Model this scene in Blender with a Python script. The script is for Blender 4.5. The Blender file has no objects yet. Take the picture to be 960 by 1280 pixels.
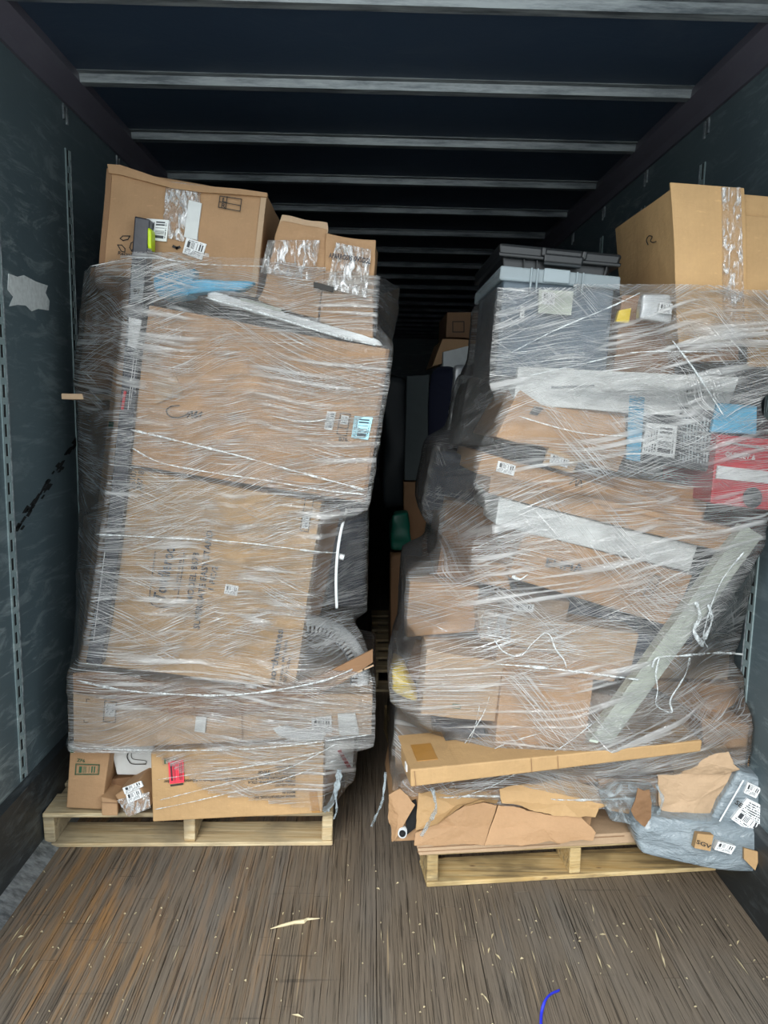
import bpy, bmesh, math, random
import numpy as np
from mathutils import Vector, Matrix, noise
from mathutils.bvhtree import BVHTree
R = random.Random(7)
SC = bpy.context.scene
COL = SC.collection

# ------------------------------------------------------------------ camera
F, PITCH, YAW, ROLL, CH = 947.2, .1411, .018, .019, 1.573      # focal length in pixels of the 960x1280 frame
fwd = Vector((math.sin(YAW) * math.cos(PITCH), math.cos(YAW) * math.cos(PITCH), -math.sin(PITCH)))
r0 = Vector((math.cos(YAW), -math.sin(YAW), 0)); u0 = r0.cross(fwd)
CR = math.cos(ROLL) * r0 + math.sin(ROLL) * u0
CU = -math.sin(ROLL) * r0 + math.cos(ROLL) * u0
CAM = Vector((0, 0, CH))
cd = bpy.data.cameras.new('camera'); cam = bpy.data.objects.new('camera', cd); COL.objects.link(cam)
cam.matrix_world = Matrix((( CR.x, CU.x, -fwd.x, 0), (CR.y, CU.y, -fwd.y, 0), (CR.z, CU.z, -fwd.z, CH), (0, 0, 0, 1)))
cd.sensor_fit = 'VERTICAL'; cd.sensor_height = 36.0; cd.lens = F / 1280 * 36.0; cd.clip_start = .05; cd.clip_end = 200
SC.camera = cam
# ------------------------------------------------------------------ sky, exposure
wd = bpy.data.worlds.new('overcast'); SC.world = wd; wd.use_nodes = True
bg = wd.node_tree.nodes['Background']; bg.inputs[0].default_value = (.86, .95, 1.0, 1); bg.inputs[1].default_value = 1.0
sd = bpy.data.lights.new('soft_sun', 'SUN'); sd.energy = .9; sd.angle = math.radians(25); sd.color = (1, .97, .92)
sun = bpy.data.objects.new('soft_sun', sd); COL.objects.link(sun)
sun.location = (-3, -6, 6); sun.rotation_euler = Vector((-.25, -1.0, .62)).to_track_quat('Z', 'Y').to_euler()
SC.view_settings.view_transform = 'Standard'; SC.view_settings.look = 'None'
SC.view_settings.exposure = 1.3; SC.view_settings.gamma = 1.0; SC.view_settings.use_curve_mapping = False
SC.cycles.use_denoising = True
SC.cycles.max_bounces = 10; SC.cycles.transparent_max_bounces = 16; SC.cycles.diffuse_bounces = 5
SC.cycles.caustics_reflective = False; SC.cycles.caustics_refractive = False

def ray(x, y): return (fwd + (x - 480) / F * CR - (y - 640) / F * CU)
def at(x, y, Y): d = ray(x, y); return CAM + d * (Y / d.y)
def onz(x, y, z): d = ray(x, y); return CAM + d * ((z - CH) / d.z)
def onx(x, y, X): d = ray(x, y); return CAM + d * (X / d.x)

# ------------------------------------------------------------------ materials
def lin(h):
    if not isinstance(h, str): return tuple(h)
    c = [int(h[i:i + 2], 16) / 255 for i in (0, 2, 4)]
    return tuple((v / 12.92 if v <= .04045 else ((v + .055) / 1.055) ** 2.4) for v in c)
class NT:
    def __init__(s, name):
        s.m = bpy.data.materials.new(name); s.m.use_nodes = True; s.t = s.m.node_tree; s.t.nodes.clear()
        s.out = s.n('ShaderNodeOutputMaterial')
    def n(s, t, **k):
        o = s.t.nodes.new(t)
        for a, b in k.items(): setattr(o, a, b)
        return o
    def l(s, a, b): s.t.links.new(a, b)
    def setv(s, inp, v):
        if isinstance(v, bpy.types.NodeSocket): s.l(v, inp)
        elif isinstance(v, tuple) and len(v) == 3 and inp.type == 'RGBA': inp.default_value = (*v, 1)
        else: inp.default_value = v
    def math(s, op, a, b=None, c=None, clamp=False):
        o = s.n('ShaderNodeMath', operation=op, use_clamp=clamp); s.setv(o.inputs[0], a)
        if b is not None: s.setv(o.inputs[1], b)
        if c is not None: s.setv(o.inputs[2], c)
        return o.outputs[0]
    def mr(s, v, a, b, c=0., d=1.):
        o = s.n('ShaderNodeMapRange'); s.setv(o.inputs[0], v)
        for i, q in enumerate((a, b, c, d)): s.setv(o.inputs[i + 1], q)
        return o.outputs[0]
    def mix(s, f, a, b):
        o = s.n('ShaderNodeMix', data_type='RGBA'); s.setv(o.inputs[0], f); s.setv(o.inputs[6], a); s.setv(o.inputs[7], b); return o.outputs[2]
    def noise(s, vec, scale=5., detail=2., rough=.5, dist=0.):
        o = s.n('ShaderNodeTexNoise'); s.setv(o.inputs['Vector'], vec); o.inputs['Scale'].default_value = scale
        o.inputs['Detail'].default_value = detail; o.inputs['Roughness'].default_value = rough; o.inputs['Distortion'].default_value = dist
        return o.outputs[0]
    def map(s, vec, loc=(0, 0, 0), rot=(0, 0, 0), scale=(1, 1, 1)):
        o = s.n('ShaderNodeMapping'); s.l(vec, o.inputs[0]); o.inputs[1].default_value = loc; o.inputs[2].default_value = rot; o.inputs[3].default_value = scale
        return o.outputs[0]
    def uv(s): return s.n('ShaderNodeTexCoord').outputs['UV']
    def obj(s): return s.n('ShaderNodeTexCoord').outputs['Object']
    def pos(s): return s.n('ShaderNodeNewGeometry').outputs['Position']
    def rnd(s): return s.n('ShaderNodeObjectInfo').outputs['Random']
    def sep(s, v): o = s.n('ShaderNodeSeparateXYZ'); s.l(v, o.inputs[0]); return o.outputs
    def bump(s, h, dist=.002, st=1.):
        o = s.n('ShaderNodeBump'); s.l(h, o.inputs['Height']); o.inputs['Distance'].default_value = dist; o.inputs['Strength'].default_value = st; return o.outputs[0]
    def bsdf(s, col, rough=.6, metal=0., bump=None, **k):
        o = s.n('ShaderNodeBsdfPrincipled'); s.setv(o.inputs['Base Color'], col); s.setv(o.inputs['Roughness'], rough); s.setv(o.inputs['Metallic'], metal)
        if bump is not None: s.l(bump, o.inputs['Normal'])
        for a, b in k.items(): s.setv(o.inputs[a.replace('_', ' ')], b)
        s.l(o.outputs[0], s.out.inputs[0]); return o
M = {}
def plain(name, h, rough=.5, metal=0., nz=.12, sc=30, bd=.0006, **k):
    t = NT(name); c = lin(h); o = t.obj(); n = t.noise(o, sc, 4)
    dk = tuple(v * (1 - nz) for v in c); lt = tuple(min(1, v * (1 + nz)) for v in c)
    t.bsdf(t.mix(n, dk, lt), rough, metal, t.bump(n, bd), **k); M[name] = t.m; return t.m
def cardboard(name, h, wrinkle=.35):
    t = NT(name); c = lin(h); o = t.obj(); uv = t.uv()
    flute = t.noise(t.map(uv, scale=(170, 4, 1)), 1, 1)
    mott = t.noise(o, 9, 5, .6); fine = t.noise(o, 120, 3)
    r = t.rnd()
    v = t.math('ADD', t.math('MULTIPLY', mott, .34), t.math('MULTIPLY', fine, .12))
    v = t.math('ADD', v, t.math('MULTIPLY', flute, .07)); v = t.math('ADD', v, t.math('MULTIPLY', r, .14))
    col = t.mix(t.mr(v, .15, .6), tuple(q * .74 for q in c), tuple(min(1, q * 1.14) for q in c))
    cre = t.noise(t.map(o, scale=(1, 1, 2.5)), 14, 4, .6, .8)
    scuff = t.mr(t.noise(t.map(o, scale=(8, 8, 30)), 3, 5, .7), .62, .72, 0., .35); col = t.mix(scuff, col, tuple(min(1, q * 1.45) for q in c))
    h_ = t.math('ADD', t.math('MULTIPLY', flute, .05), t.math('MULTIPLY', cre, wrinkle)); h_ = t.math('ADD', h_, t.math('MULTIPLY', mott, 1.0))
    t.bsdf(col, .72, 0, t.bump(h_, .005)); M[name] = t.m; return t.m
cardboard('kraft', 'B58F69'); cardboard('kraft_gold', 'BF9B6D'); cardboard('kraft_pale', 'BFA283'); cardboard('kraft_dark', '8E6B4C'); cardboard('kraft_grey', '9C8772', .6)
plain('white_card', 'DADDDC', .55); plain('white_paper', 'EDEFF0', .5, nz=.04)
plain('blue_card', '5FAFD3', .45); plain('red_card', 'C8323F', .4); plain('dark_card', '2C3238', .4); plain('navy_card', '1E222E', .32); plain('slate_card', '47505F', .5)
plain('ink', '24221F', .6, nz=.02); plain('blue_ink', '1C2433', .6, nz=.02); plain('white_ink', 'F0F0F0', .5, nz=.02); plain('green_ink', '1F5A40', .6, nz=.02); plain('red_ink', 'B0222E', .5, nz=.02)
plain('black_plastic', '15181B', .38); plain('grey_plastic', '7F868A', .45); plain('white_plastic', 'E4E8EA', .35); plain('foam', 'B9C0B4', .7, bd=.001)
plain('yellow_plastic', 'E8C92A', .3); plain('green_plastic', '12604F', .4); plain('lime', 'C6E21E', .4); plain('sky_plastic', '5DB4DC', .3)
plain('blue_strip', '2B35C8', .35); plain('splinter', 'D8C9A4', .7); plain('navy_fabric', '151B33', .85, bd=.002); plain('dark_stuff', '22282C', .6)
plain('cord_red', 'C61F2E', .4, nz=.03); plain('silver_paper', 'C9CCCE', .3, .3); plain('grey_pad', '4A5254', .8); plain('brown_tape', 'A87A3E', .3); plain('hole', '0A0C0E', .8)
plain('wall_sticker', 'D3D8D8', .6, nz=.3, sc=60)
def wood(name, a, b, d):
    t = NT(name); o = t.pos(); r = t.rnd()
    gx = t.noise(t.map(o, scale=(3, 60, 60)), 1, 4, .6, .6); k = t.noise(o, 5, 3)
    col = t.mix(t.mr(gx, .35, .65), lin(a), lin(b)); col = t.mix(t.mr(k, .48, .66), col, lin(d))
    dk = t.noise(t.map(o, scale=(2, 26, 26)), 1.5, 6, .7); col = t.mix(t.mr(dk, .50, .62, 0, .7), col, lin('5A4C3A'))
    kn = t.n('ShaderNodeTexVoronoi'); t.l(t.map(o, scale=(1.2, 3, 3)), kn.inputs['Vector']); kn.inputs['Scale'].default_value = 4; col = t.mix(t.mr(kn.outputs['Distance'], .07, .03), col, lin('6B4A2C')); col = t.mix(t.math('MULTIPLY', r, .3), col, lin(a))
    t.bsdf(col, .75, 0, t.bump(gx, .002)); M[name] = t.m
wood('pallet_wood', 'DCCBA6', 'B89A6C', '94866E')
wood('pallet_wood_yellow', 'D9C393', 'BD9A60', '8F7A52')
def floor_mat():
    t = NT('floor_wood'); p = t.pos(); r = t.rnd()
    g = t.noise(t.map(p, scale=(300, 3.5, 1)), 1, 5, .65, .3)
    g2 = t.noise(t.map(p, scale=(110, 1.8, 1)), 1, 4, .6)
    big = t.noise(t.map(p, scale=(2.2, 1.1, 1)), 1, 3)
    x = t.sep(p)[0]
    col = t.mix(t.mr(g2, .3, .7), lin('5C534A'), lin('877A6B'))
    warm = t.math('MULTIPLY', t.mr(x, .0, -.6), t.mr(t.noise(t.map(p, scale=(26, 1.6, 1)), 1, 5, .75), .46, .62))
    col = t.mix(t.math('MULTIPLY', warm, .6), col, lin('B07E40'))
    col = t.mix(t.mr(big, .45, .65, 0., .55), col, lin('74726E'))
    col = t.mix(t.math('MULTIPLY', r, .45), col, lin('766755'))
    crack = t.mr(g, .44, .36); col = t.mix(t.math('MULTIPLY', crack, .72), col, lin('2A2623'))
    scr = t.noise(t.map(p, rot=(0, 0, .05), scale=(120, 1.4, 1)), 1, 2); scrm = t.math('MULTIPLY', t.mr(scr, .70, .74), .6)
    col = t.mix(scrm, col, lin('C0A884'))
    cross = t.noise(t.map(p, scale=(2, 40, 1)), 1, 3); col = t.mix(t.mr(cross, .68, .74, 0, .45), col, lin('2B2826'))
    h_ = t.math('SUBTRACT', g, crack)
    t.bsdf(col, t.mr(big, .3, .7, .5, .72), 0, t.bump(h_, .0015)); M['floor_wood'] = t.m
floor_mat()
def painted(name, a, b, scuff, amt, rough):
    t = NT(name); p = t.pos()
    n = t.noise(p, 1.6, 5, .6); c = t.mix(n, lin(a), lin(b))
    s1 = t.noise(t.map(p, scale=(1, 1.5, 5)), 3.0, 6, .72, .8); s2 = t.noise(t.map(p, rot=(.9, 0, 0), scale=(1, 1, 9)), 4, 5, .7, .5); big = t.noise(p, 1.1, 2)
    m = t.math('MULTIPLY', t.math('MAXIMUM', t.mr(s1, .53, .66), t.mr(s2, .56, .68)), t.mr(big, .38, .62, .2, 1.))
    c = t.mix(t.math('MULTIPLY', m, amt), c, lin(scuff))
    t.bsdf(c, rough, 0, t.bump(s1, .0015)); M[name] = t.m
painted('wall_paint', '46545B', '5B6A6F', 'A3B0B2', .5, .46); painted('track_paint', '74878A', '8C9C9E', 'C3CCCC', .5, .45)
painted('ceiling_paint', '2C3A4D', '38475A', '56606E', .25, .42)
painted('liner_black', '1E2224', '2F3437', '6E7679', .35, .5)
painted('cove_paint', '47454F', '66636F', '6F747A', .3, .45)
t = NT('galvanized'); p = t.pos(); n = t.noise(t.map(p, scale=(1, 8, 8)), 4, 5, .7)
t.bsdf(t.mix(t.mr(n, .35, .62), lin('5D646A'), lin('A4ABAF')), t.mr(n, .3, .7, .35, .6), .55, t.bump(n, .001)); M['galvanized'] = t.m
t = NT('concrete'); n = t.noise(t.pos(), 3, 5); t.bsdf(t.mix(n, lin('C0BFBA'), lin('D2D1CC')), .9); M['concrete'] = t.m
# printed label: bar code on top, text lines below; flat print only
def label_mat(name, base, inkc, vertical=False, bars=(.45, .85)):
    t = NT(name); s = t.sep(t.uv()); u, v = (s[1], s[0]) if vertical else (s[0], s[1])
    wn = t.n('ShaderNodeTexWhiteNoise', noise_dimensions='1D'); t.l(t.math('FLOOR', t.math('MULTIPLY', u, 42)), wn.inputs['W'])
    def band(x, a, b): return t.math('MULTIPLY', t.math('GREATER_THAN', x, a), t.math('LESS_THAN', x, b))
    bar = t.math('MULTIPLY', t.math('MULTIPLY', band(v, *bars), band(u, .1, .9)), t.math('GREATER_THAN', wn.outputs[0], .5))
    fr = t.math('FRACT', t.math('MULTIPLY', v, 13)); row = t.math('FLOOR', t.math('MULTIPLY', v, 13))
    cb = t.n('ShaderNodeCombineXYZ'); t.l(t.math('FLOOR', t.math('MULTIPLY', u, 34)), cb.inputs[0]); t.l(row, cb.inputs[1])
    w2 = t.n('ShaderNodeTexWhiteNoise', noise_dimensions='2D'); t.l(cb.outputs[0], w2.inputs['Vector'])
    txt = t.math('MULTIPLY', t.math('MULTIPLY', t.math('GREATER_THAN', fr, .5), t.math('GREATER_THAN', w2.outputs[0], .35)), t.math('MULTIPLY', t.math('ADD', band(v, .06, bars[0] - .03), band(v, bars[1] + .02, .96)), band(u, .08, .86)))
    t.bsdf(t.mix(t.math('MAXIMUM', bar, txt), lin(base), lin(inkc)), .45); M[name] = t.m
label_mat('label', 'EEF0F1', '2A2C30'); label_mat('label_side', 'E9ECEC', '30343A', True); label_mat('label_blue', 'A8DDEB', '26404C', True, (.3, .85))
label_mat('label_red', 'F2354C', '4A0F1C', False, (.12, .88)); label_mat('label_big', 'ECEEF0', '3A3D42', False, (.2, .42)); label_mat('print_green', 'A88563', '2D5B3E', False, (.1, .9)); label_mat('print_grey', '3A4046', 'B9C4C8', True, (.9, .93))
# clear tape
t = NT('clear_tape'); g = t.n('ShaderNodeBsdfGlossy'); g.inputs['Roughness'].default_value = .18
n = t.noise(t.map(t.obj(), scale=(60, 60, 22)), 1, 4, .65, 1.2); t.l(t.bump(n, .012), g.inputs['Normal'])
d = t.n('ShaderNodeBsdfDiffuse'); d.inputs[0].default_value = (.9, .9, .9, 1); tr = t.n('ShaderNodeBsdfTransparent'); tr.inputs[0].default_value = (.93, .9, .86, 1)
a = t.n('ShaderNodeMixShader'); a.inputs[0].default_value = .35; t.l(g.outputs[0], a.inputs[1]); t.l(d.outputs[0], a.inputs[2])
b = t.n('ShaderNodeMixShader'); t.l(t.mr(n, .48, .62, .10, .85), b.inputs[0]); t.l(tr.outputs[0], b.inputs[1]); t.l(a.outputs[0], b.inputs[2]); t.l(b.outputs[0], t.out.inputs[0]); M['clear_tape'] = t.m
# milky clear plastic of the tote
t = NT('milky_plastic'); pr = t.bsdf(lin('8FA0AE'), .28); tr = t.n('ShaderNodeBsdfTransparent'); tr.inputs[0].default_value = (.62, .7, .78, 1)
b = t.n('ShaderNodeMixShader'); b.inputs[0].default_value = .42; t.l(tr.outputs[0], b.inputs[1]); t.l(pr.outputs[0], b.inputs[2]); t.l(b.outputs[0], t.out.inputs[0]); M['milky_plastic'] = t.m
t = NT('milky_rim'); pr = t.bsdf(lin('A2AFB5'), .25); tr = t.n('ShaderNodeBsdfTransparent'); b = t.n('ShaderNodeMixShader'); b.inputs[0].default_value = .62
t.l(tr.outputs[0], b.inputs[1]); t.l(pr.outputs[0], b.inputs[2]); t.l(b.outputs[0], t.out.inputs[0]); M['milky_rim'] = t.m
# grey polythene mailer
t = NT('poly_mailer'); o = t.obj(); n = t.noise(t.map(o, scale=(1, 1, 3)), 9, 5, .6, 1.0); n2 = t.noise(o, 40, 3)
t.bsdf(t.mix(n, lin('6E7A82'), lin('98A4AB')), .28, 0, t.bump(t.math('ADD', n, t.math('MULTIPLY', n2, .2)), .02), Coat_Weight=.5); M['poly_mailer'] = t.m
t = NT('clear_bag'); o = t.obj(); n = t.noise(o, 16, 5, .65, 1.5); g = t.bsdf(lin('C4D0D6'), .2, 0, t.bump(n, .02)); tr = t.n('ShaderNodeBsdfTransparent'); tr.inputs[0].default_value = (.85, .88, .9, 1)
b = t.n('ShaderNodeMixShader'); t.l(t.mr(n, .42, .7, .10, .75), b.inputs[0]); t.l(tr.outputs[0], b.inputs[1]); t.l(g.outputs[0], b.inputs[2]); t.l(b.outputs[0], t.out.inputs[0]); M['clear_bag'] = t.m
# stretch film: clear plastic, whiter at bunched folds, wrinkle highlights painted into its opacity as white streaks
def film_mat(name, seed, base, layers):
    """layers: rotation, lines per metre along / across, line threshold lo / hi, where-mask lo / hi, whiteness"""
    t = NT(name); uv = t.uv()
    warp = t.noise(t.map(uv, loc=(seed, 0, 0)), 1.3, 1); warp2 = t.noise(t.map(uv, loc=(seed + 5, 0, 0)), 7, 1)
    wv = t.n('ShaderNodeCombineXYZ'); t.l(t.math('ADD', t.math('MULTIPLY', t.math('SUBTRACT', warp, .5), .18), t.math('MULTIPLY', t.math('SUBTRACT', warp2, .5), .006)), wv.inputs[1])
    va = t.n('ShaderNodeVectorMath', operation='ADD'); t.l(uv, va.inputs[0]); t.l(wv.outputs[0], va.inputs[1]); w = va.outputs[0]
    st = None; hgt = None
    for i, (rot, sx, sy, lo, hi, mlo, mhi, amt) in enumerate(layers):
        rz = (0, 0, math.radians(rot))
        wr_o = t.n('ShaderNodeMapping'); t.l(w, wr_o.inputs[0]); wr_o.inputs[2].default_value = rz
        sc_o = t.n('ShaderNodeMapping'); t.l(wr_o.outputs[0], sc_o.inputs[0]); sc_o.inputs[1].default_value = (seed + i * 7.3, i * 3.1, 0); sc_o.inputs[3].default_value = (sx, sy, 1)
        n = t.noise(sc_o.outputs[0], 1, 1, .5)
        sm = t.n('ShaderNodeMapping'); t.l(wr_o.outputs[0], sm.inputs[0]); sm.inputs[1].default_value = (seed * 2 + i * 5.7, i, 0); sm.inputs[3].default_value = (1.7, 5.2, 1)
        m = t.noise(sm.outputs[0], 1, 2, .6)
        q = t.math('MULTIPLY', t.math('MULTIPLY', t.mr(n, lo, hi), t.mr(m, mlo, mhi, .05, 1.)), amt)
        st = q if st is None else t.math('MAXIMUM', st, q); hgt = n if hgt is None else t.math('ADD', hgt, n)
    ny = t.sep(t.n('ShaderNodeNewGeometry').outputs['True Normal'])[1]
    st = t.math('MULTIPLY', st, t.mr(t.math('ABSOLUTE', ny), .35, .85, .3, 1.))      # painted highlights kept strong on front-facing film, weakened where it spans the sides
    sw = t.mr(t.noise(t.map(w, loc=(seed + 3, 0, 0), scale=(2.2, 22, 1)), 1, 3, .6), .42, .68, base * .55, base * 2.1)
    op = t.math('SUBTRACT', 1., t.math('MULTIPLY', t.math('SUBTRACT', 1., sw), t.math('SUBTRACT', 1., st)), clamp=True)
    bp = t.bump(t.math('ADD', hgt, t.math('MULTIPLY', st, .8)), .0035)
    d = t.n('ShaderNodeBsdfDiffuse'); d.inputs[0].default_value = (.95, .96, .97, 1); t.l(bp, d.inputs[1])
    tl = t.n('ShaderNodeBsdfTranslucent'); tl.inputs[0].default_value = (.95, .96, .97, 1)
    g2 = t.n('ShaderNodeBsdfGlossy'); g2.inputs['Roughness'].default_value = .28; t.l(bp, g2.inputs['Normal'])
    a0 = t.n('ShaderNodeMixShader'); a0.inputs[0].default_value = .3; t.l(d.outputs[0], a0.inputs[1]); t.l(tl.outputs[0], a0.inputs[2])
    a = t.n('ShaderNodeMixShader'); a.inputs[0].default_value = .72; t.l(a0.outputs[0], a.inputs[1]); t.l(g2.outputs[0], a.inputs[2])
    tr = t.n('ShaderNodeBsdfTransparent'); b = t.n('ShaderNodeMixShader'); t.l(op, b.inputs[0]); t.l(tr.outputs[0], b.inputs[1]); t.l(a.outputs[0], b.inputs[2])
    g = t.n('ShaderNodeBsdfGlossy'); g.inputs['Roughness'].default_value = .2; t.l(bp, g.inputs['Normal'])
    fr = t.n('ShaderNodeFresnel'); fr.inputs[0].default_value = 1.5
    c = t.n('ShaderNodeMixShader'); t.l(t.math('MULTIPLY', fr.outputs[0], 1.2), c.inputs[0]); t.l(b.outputs[0], c.inputs[1]); t.l(g.outputs[0], c.inputs[2]); t.l(c.outputs[0], t.out.inputs[0])
    M[name] = t.m
film_mat('film_a', 1.0, .10, [(3, 3.2, 400, .55, .61, .43, .57, .92), (-4, 4.5, 540, .54, .61, .44, .59, .86), (-13, 3.5, 380, .56, .62, .50, .59, .95), (20, 4, 360, .57, .63, .54, .63, .95), (4, 2.0, 60, .50, .67, .475, .59, .78)])  # the broad last layer of each film paints its clumps of glare
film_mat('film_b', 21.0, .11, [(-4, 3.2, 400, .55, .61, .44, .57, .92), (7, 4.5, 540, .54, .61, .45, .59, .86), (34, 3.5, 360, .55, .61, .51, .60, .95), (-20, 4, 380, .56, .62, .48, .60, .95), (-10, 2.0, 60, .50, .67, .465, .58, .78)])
t = NT('film_rope'); g = t.bsdf(lin('E6ECEE'), .3, 0, t.bump(t.noise(t.obj(), 60, 4, .6, 1), .01)); tr = t.n('ShaderNodeBsdfTransparent'); b = t.n('ShaderNodeMixShader')
t.l(t.mr(t.noise(t.obj(), 45, 4, .7), .40, .62, .12, .8), b.inputs[0]); t.l(tr.outputs[0], b.inputs[1]); t.l(g.outputs[0], b.inputs[2]); t.l(b.outputs[0], t.out.inputs[0]); M['film_rope'] = t.m

# ------------------------------------------------------------------ object helpers
def tag(o, label=None, cat=None, group=None, kind=None):
    for k, v in (('label', label), ('category', cat), ('group', group), ('kind', kind)):
        if v: o[k] = v
    return o
def mesh_obj(name, verts, faces, m, parent=None, origin=None, smooth=False, uvs=None, mats=None):
    me = bpy.data.meshes.new(name); org = Vector(origin) if origin is not None else Vector((0, 0, 0))
    me.from_pydata([tuple(Vector(v) - org) for v in verts], [], faces); me.update()
    me.materials.append(M[m] if isinstance(m, str) else m)
    if uvs is not None:
        ul = me.uv_layers.new(name='UVMap'); k = 0
        for f_ in uvs:
            for q in f_: ul.data[k].uv = q; k += 1
    if smooth: me.polygons.foreach_set('use_smooth', [True] * len(me.polygons))
    o = bpy.data.objects.new(name, me); COL.objects.link(o); o.location = org
    if parent is not None:
        o.parent = parent; o.matrix_parent_inverse = Matrix.Translation(-parent.location)
    return o
def box_vf(lo, hi):
    x0, y0, z0 = lo; x1, y1, z1 = hi
    return ([(x0, y0, z0), (x1, y0, z0), (x1, y1, z0), (x0, y1, z0), (x0, y0, z1), (x1, y0, z1), (x1, y1, z1), (x0, y1, z1)],
            [(0, 3, 2, 1), (4, 5, 6, 7), (0, 1, 5, 4), (1, 2, 6, 5), (2, 3, 7, 6), (3, 0, 4, 7)])
def abox(name, lo, hi, m, parent=None, bevel=0, origin=None):
    v, f = box_vf(lo, hi); c = origin if origin is not None else ((lo[0] + hi[0]) / 2, (lo[1] + hi[1]) / 2, lo[2])
    o = mesh_obj(name, v, f, m, parent, c)
    if bevel: b = o.modifiers.new('bevel', 'BEVEL'); b.width = bevel; b.segments = 2
    return o
def empty(name, loc, parent=None):
    o = bpy.data.objects.new(name, None); COL.objects.link(o); o.location = loc; return o

STACK = {'L': [], 'R': []}
TEXTS = []
class Box:
    """A box whose front face is a planar quad in the place; U runs right, V up, W away from the door."""
    def __init__(s, name, px, Y, d, m, label=None, cat='box', group=None, stack=None, amp=.004, rnd=0., n=7, bevel=.004, parent=None, skew=(0, 0), make=True, wr=0., film=True, bend=0.):
        s.bend = bend
        TLp, TRp, BRp, BLp = px
        if not isinstance(Y, (tuple, list)): Y = (Y, Y, Y)
        TL, TR, BL = at(*TLp, Y[0]), at(*TRp, Y[1]), at(*BLp, Y[2])
        nn = (TR - TL).cross(BL - TL).normalized()
        if nn.y > 0: nn = -nn
        s.nrm = nn; s.TL = TL
        s.TR, s.BL = TR, BL; s.BR = s.f(*BRp, 0); s.d = d
        hb = Vector((-nn.x, -nn.y, 0)).normalized()
        s.back = hb * d + (TR - TL).normalized() * skew[0] + Vector((0, 0, skew[1]))
        s.w = (TR - TL).length; s.h = (TL - BL).length
        s.org = (s.BL + s.BR) / 2 + s.back / 2
        if make:
            s.o = s.sub(name, (0, 1, 0, 1, 0, 1), m, parent, amp=amp, rnd=rnd, n=n, bevel=bevel, wr=wr)
            tag(s.o, label, cat if label else None, group)
        else:
            s.o = empty(name, s.org); tag(s.o, label, cat, group)
        if stack and film:
            sink = (1 - rnd * .5) if rnd else 1.
            ku, kv = max(3, int(s.w / .05) + 2), max(3, int(s.h / .022) + 2)
            for i in range(ku):
                for j in range(kv):
                    for q in (0, .5, 1): STACK[stack].append(s.p(.5 + (i / (ku - 1) - .5) * sink, .5 + (j / (kv - 1) - .5) * sink, q))
    def f(s, x, y, off=.004):
        d = ray(x, y); o = s.TL + s.nrm * off
        return CAM + d * ((o - CAM).dot(s.nrm) / d.dot(s.nrm))
    bend = 0.
    def p(s, u, v, w):
        if s.bend: return s.p0(u, v, w) + Vector((s.bend * math.sin(math.pi * v ** .8), 0, 0))
        return s.p0(u, v, w)
    def p0(s, u, v, w):
        a = s.BL.lerp(s.BR, u); b = s.TL.lerp(s.TR, u)
        return a.lerp(b, v) + s.back * w
    def sub(s, name, r, m, parent='self', amp=0., rnd=0., n=1, bevel=.002, smooth=False, wr=0., dents=0):
        if parent == 'self': parent = s.o
        u0_, u1_, v0_, v1_, w0_, w1_ = r
        vs, fs, uvs, idx = [], [], [], {}
        W, H, D = s.w * (u1_ - u0_), s.h * (v1_ - v0_), s.d * (w1_ - w0_)
        def vert(i, j, k):
            key = (i, j, k)
            if key in idx: return idx[key]
            a = Vector((i / n * 2 - 1, j / n * 2 - 1, k / n * 2 - 1))
            if rnd:
                e = 4.0; L = (abs(a.x) ** e + abs(a.y) ** e + abs(a.z) ** e) ** (1 / e); b = a / L if L > 1e-6 else a
                a = a.lerp(b, rnd)
                for ax in range(3): pass
            P_ = s.p(u0_ + (a.x + 1) / 2 * (u1_ - u0_), v0_ + (a.y + 1) / 2 * (v1_ - v0_), w0_ + (a.z + 1) / 2 * (w1_ - w0_))
            if amp: P_ = P_ + noise.noise_vector(P_ * 5.0) * amp
            if wr: P_ = P_ + noise.noise_vector(Vector((P_.x * 9, P_.y * 9, P_.z * 22))) * wr
            idx[key] = len(vs); vs.append(P_); return idx[key]
        def face(fn, A, B):
            for i in range(n):
                for j in range(n):
                    c = [(i, j), (i + 1, j), (i + 1, j + 1), (i, j + 1)]
                    fs.append(tuple(vert(*fn(a, b)) for a, b in c)); uvs.append([(a / n * A, b / n * B) for a, b in c])
        face(lambda a, b: (a, b, 0), W, H); face(lambda a, b: (n - a, b, n), W, H)
        face(lambda a, b: (0, b, n - a), D, H); face(lambda a, b: (n, b, a), D, H)
        face(lambda a, b: (a, n, b), W, D); face(lambda a, b: (a, 0, n - b), W, D)
        c = s.p((u0_ + u1_) / 2, v0_, (w0_ + w1_) / 2) if parent is not None else s.org
        o = mesh_obj(name, vs, fs, m, parent, c, smooth or rnd > 0, uvs)
        if bevel and not rnd:
            b = o.modifiers.new('bevel', 'BEVEL'); b.width = bevel; b.segments = 2; b.limit_method = 'ANGLE'; b.angle_limit = math.radians(45)
        if rnd:
            b = o.modifiers.new('subsurf', 'SUBSURF'); b.levels = b.render_levels = 1
        return o
    def quad(s, name, px, m, off=.005, th=.0008):
        """thin flat thing (sticker, tape) on the front face, corners TL TR BR BL in pixels"""
        P_ = [s.f(x, y, off) for x, y in px]; Q = [p_ - s.nrm * (off * .9) for p_ in P_]
        vs = P_ + Q; fs = [(0, 3, 2, 1), (4, 5, 6, 7), (0, 1, 5, 4), (1, 2, 6, 5), (2, 3, 7, 6), (3, 0, 4, 7)]
        uvf = [[(0, 1), (0, 0), (1, 0), (1, 1)]] + [[(0, 0)] * 4] * 5
        return mesh_obj(name, vs, fs, m, s.o, P_[3], uvs=uvf)
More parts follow.
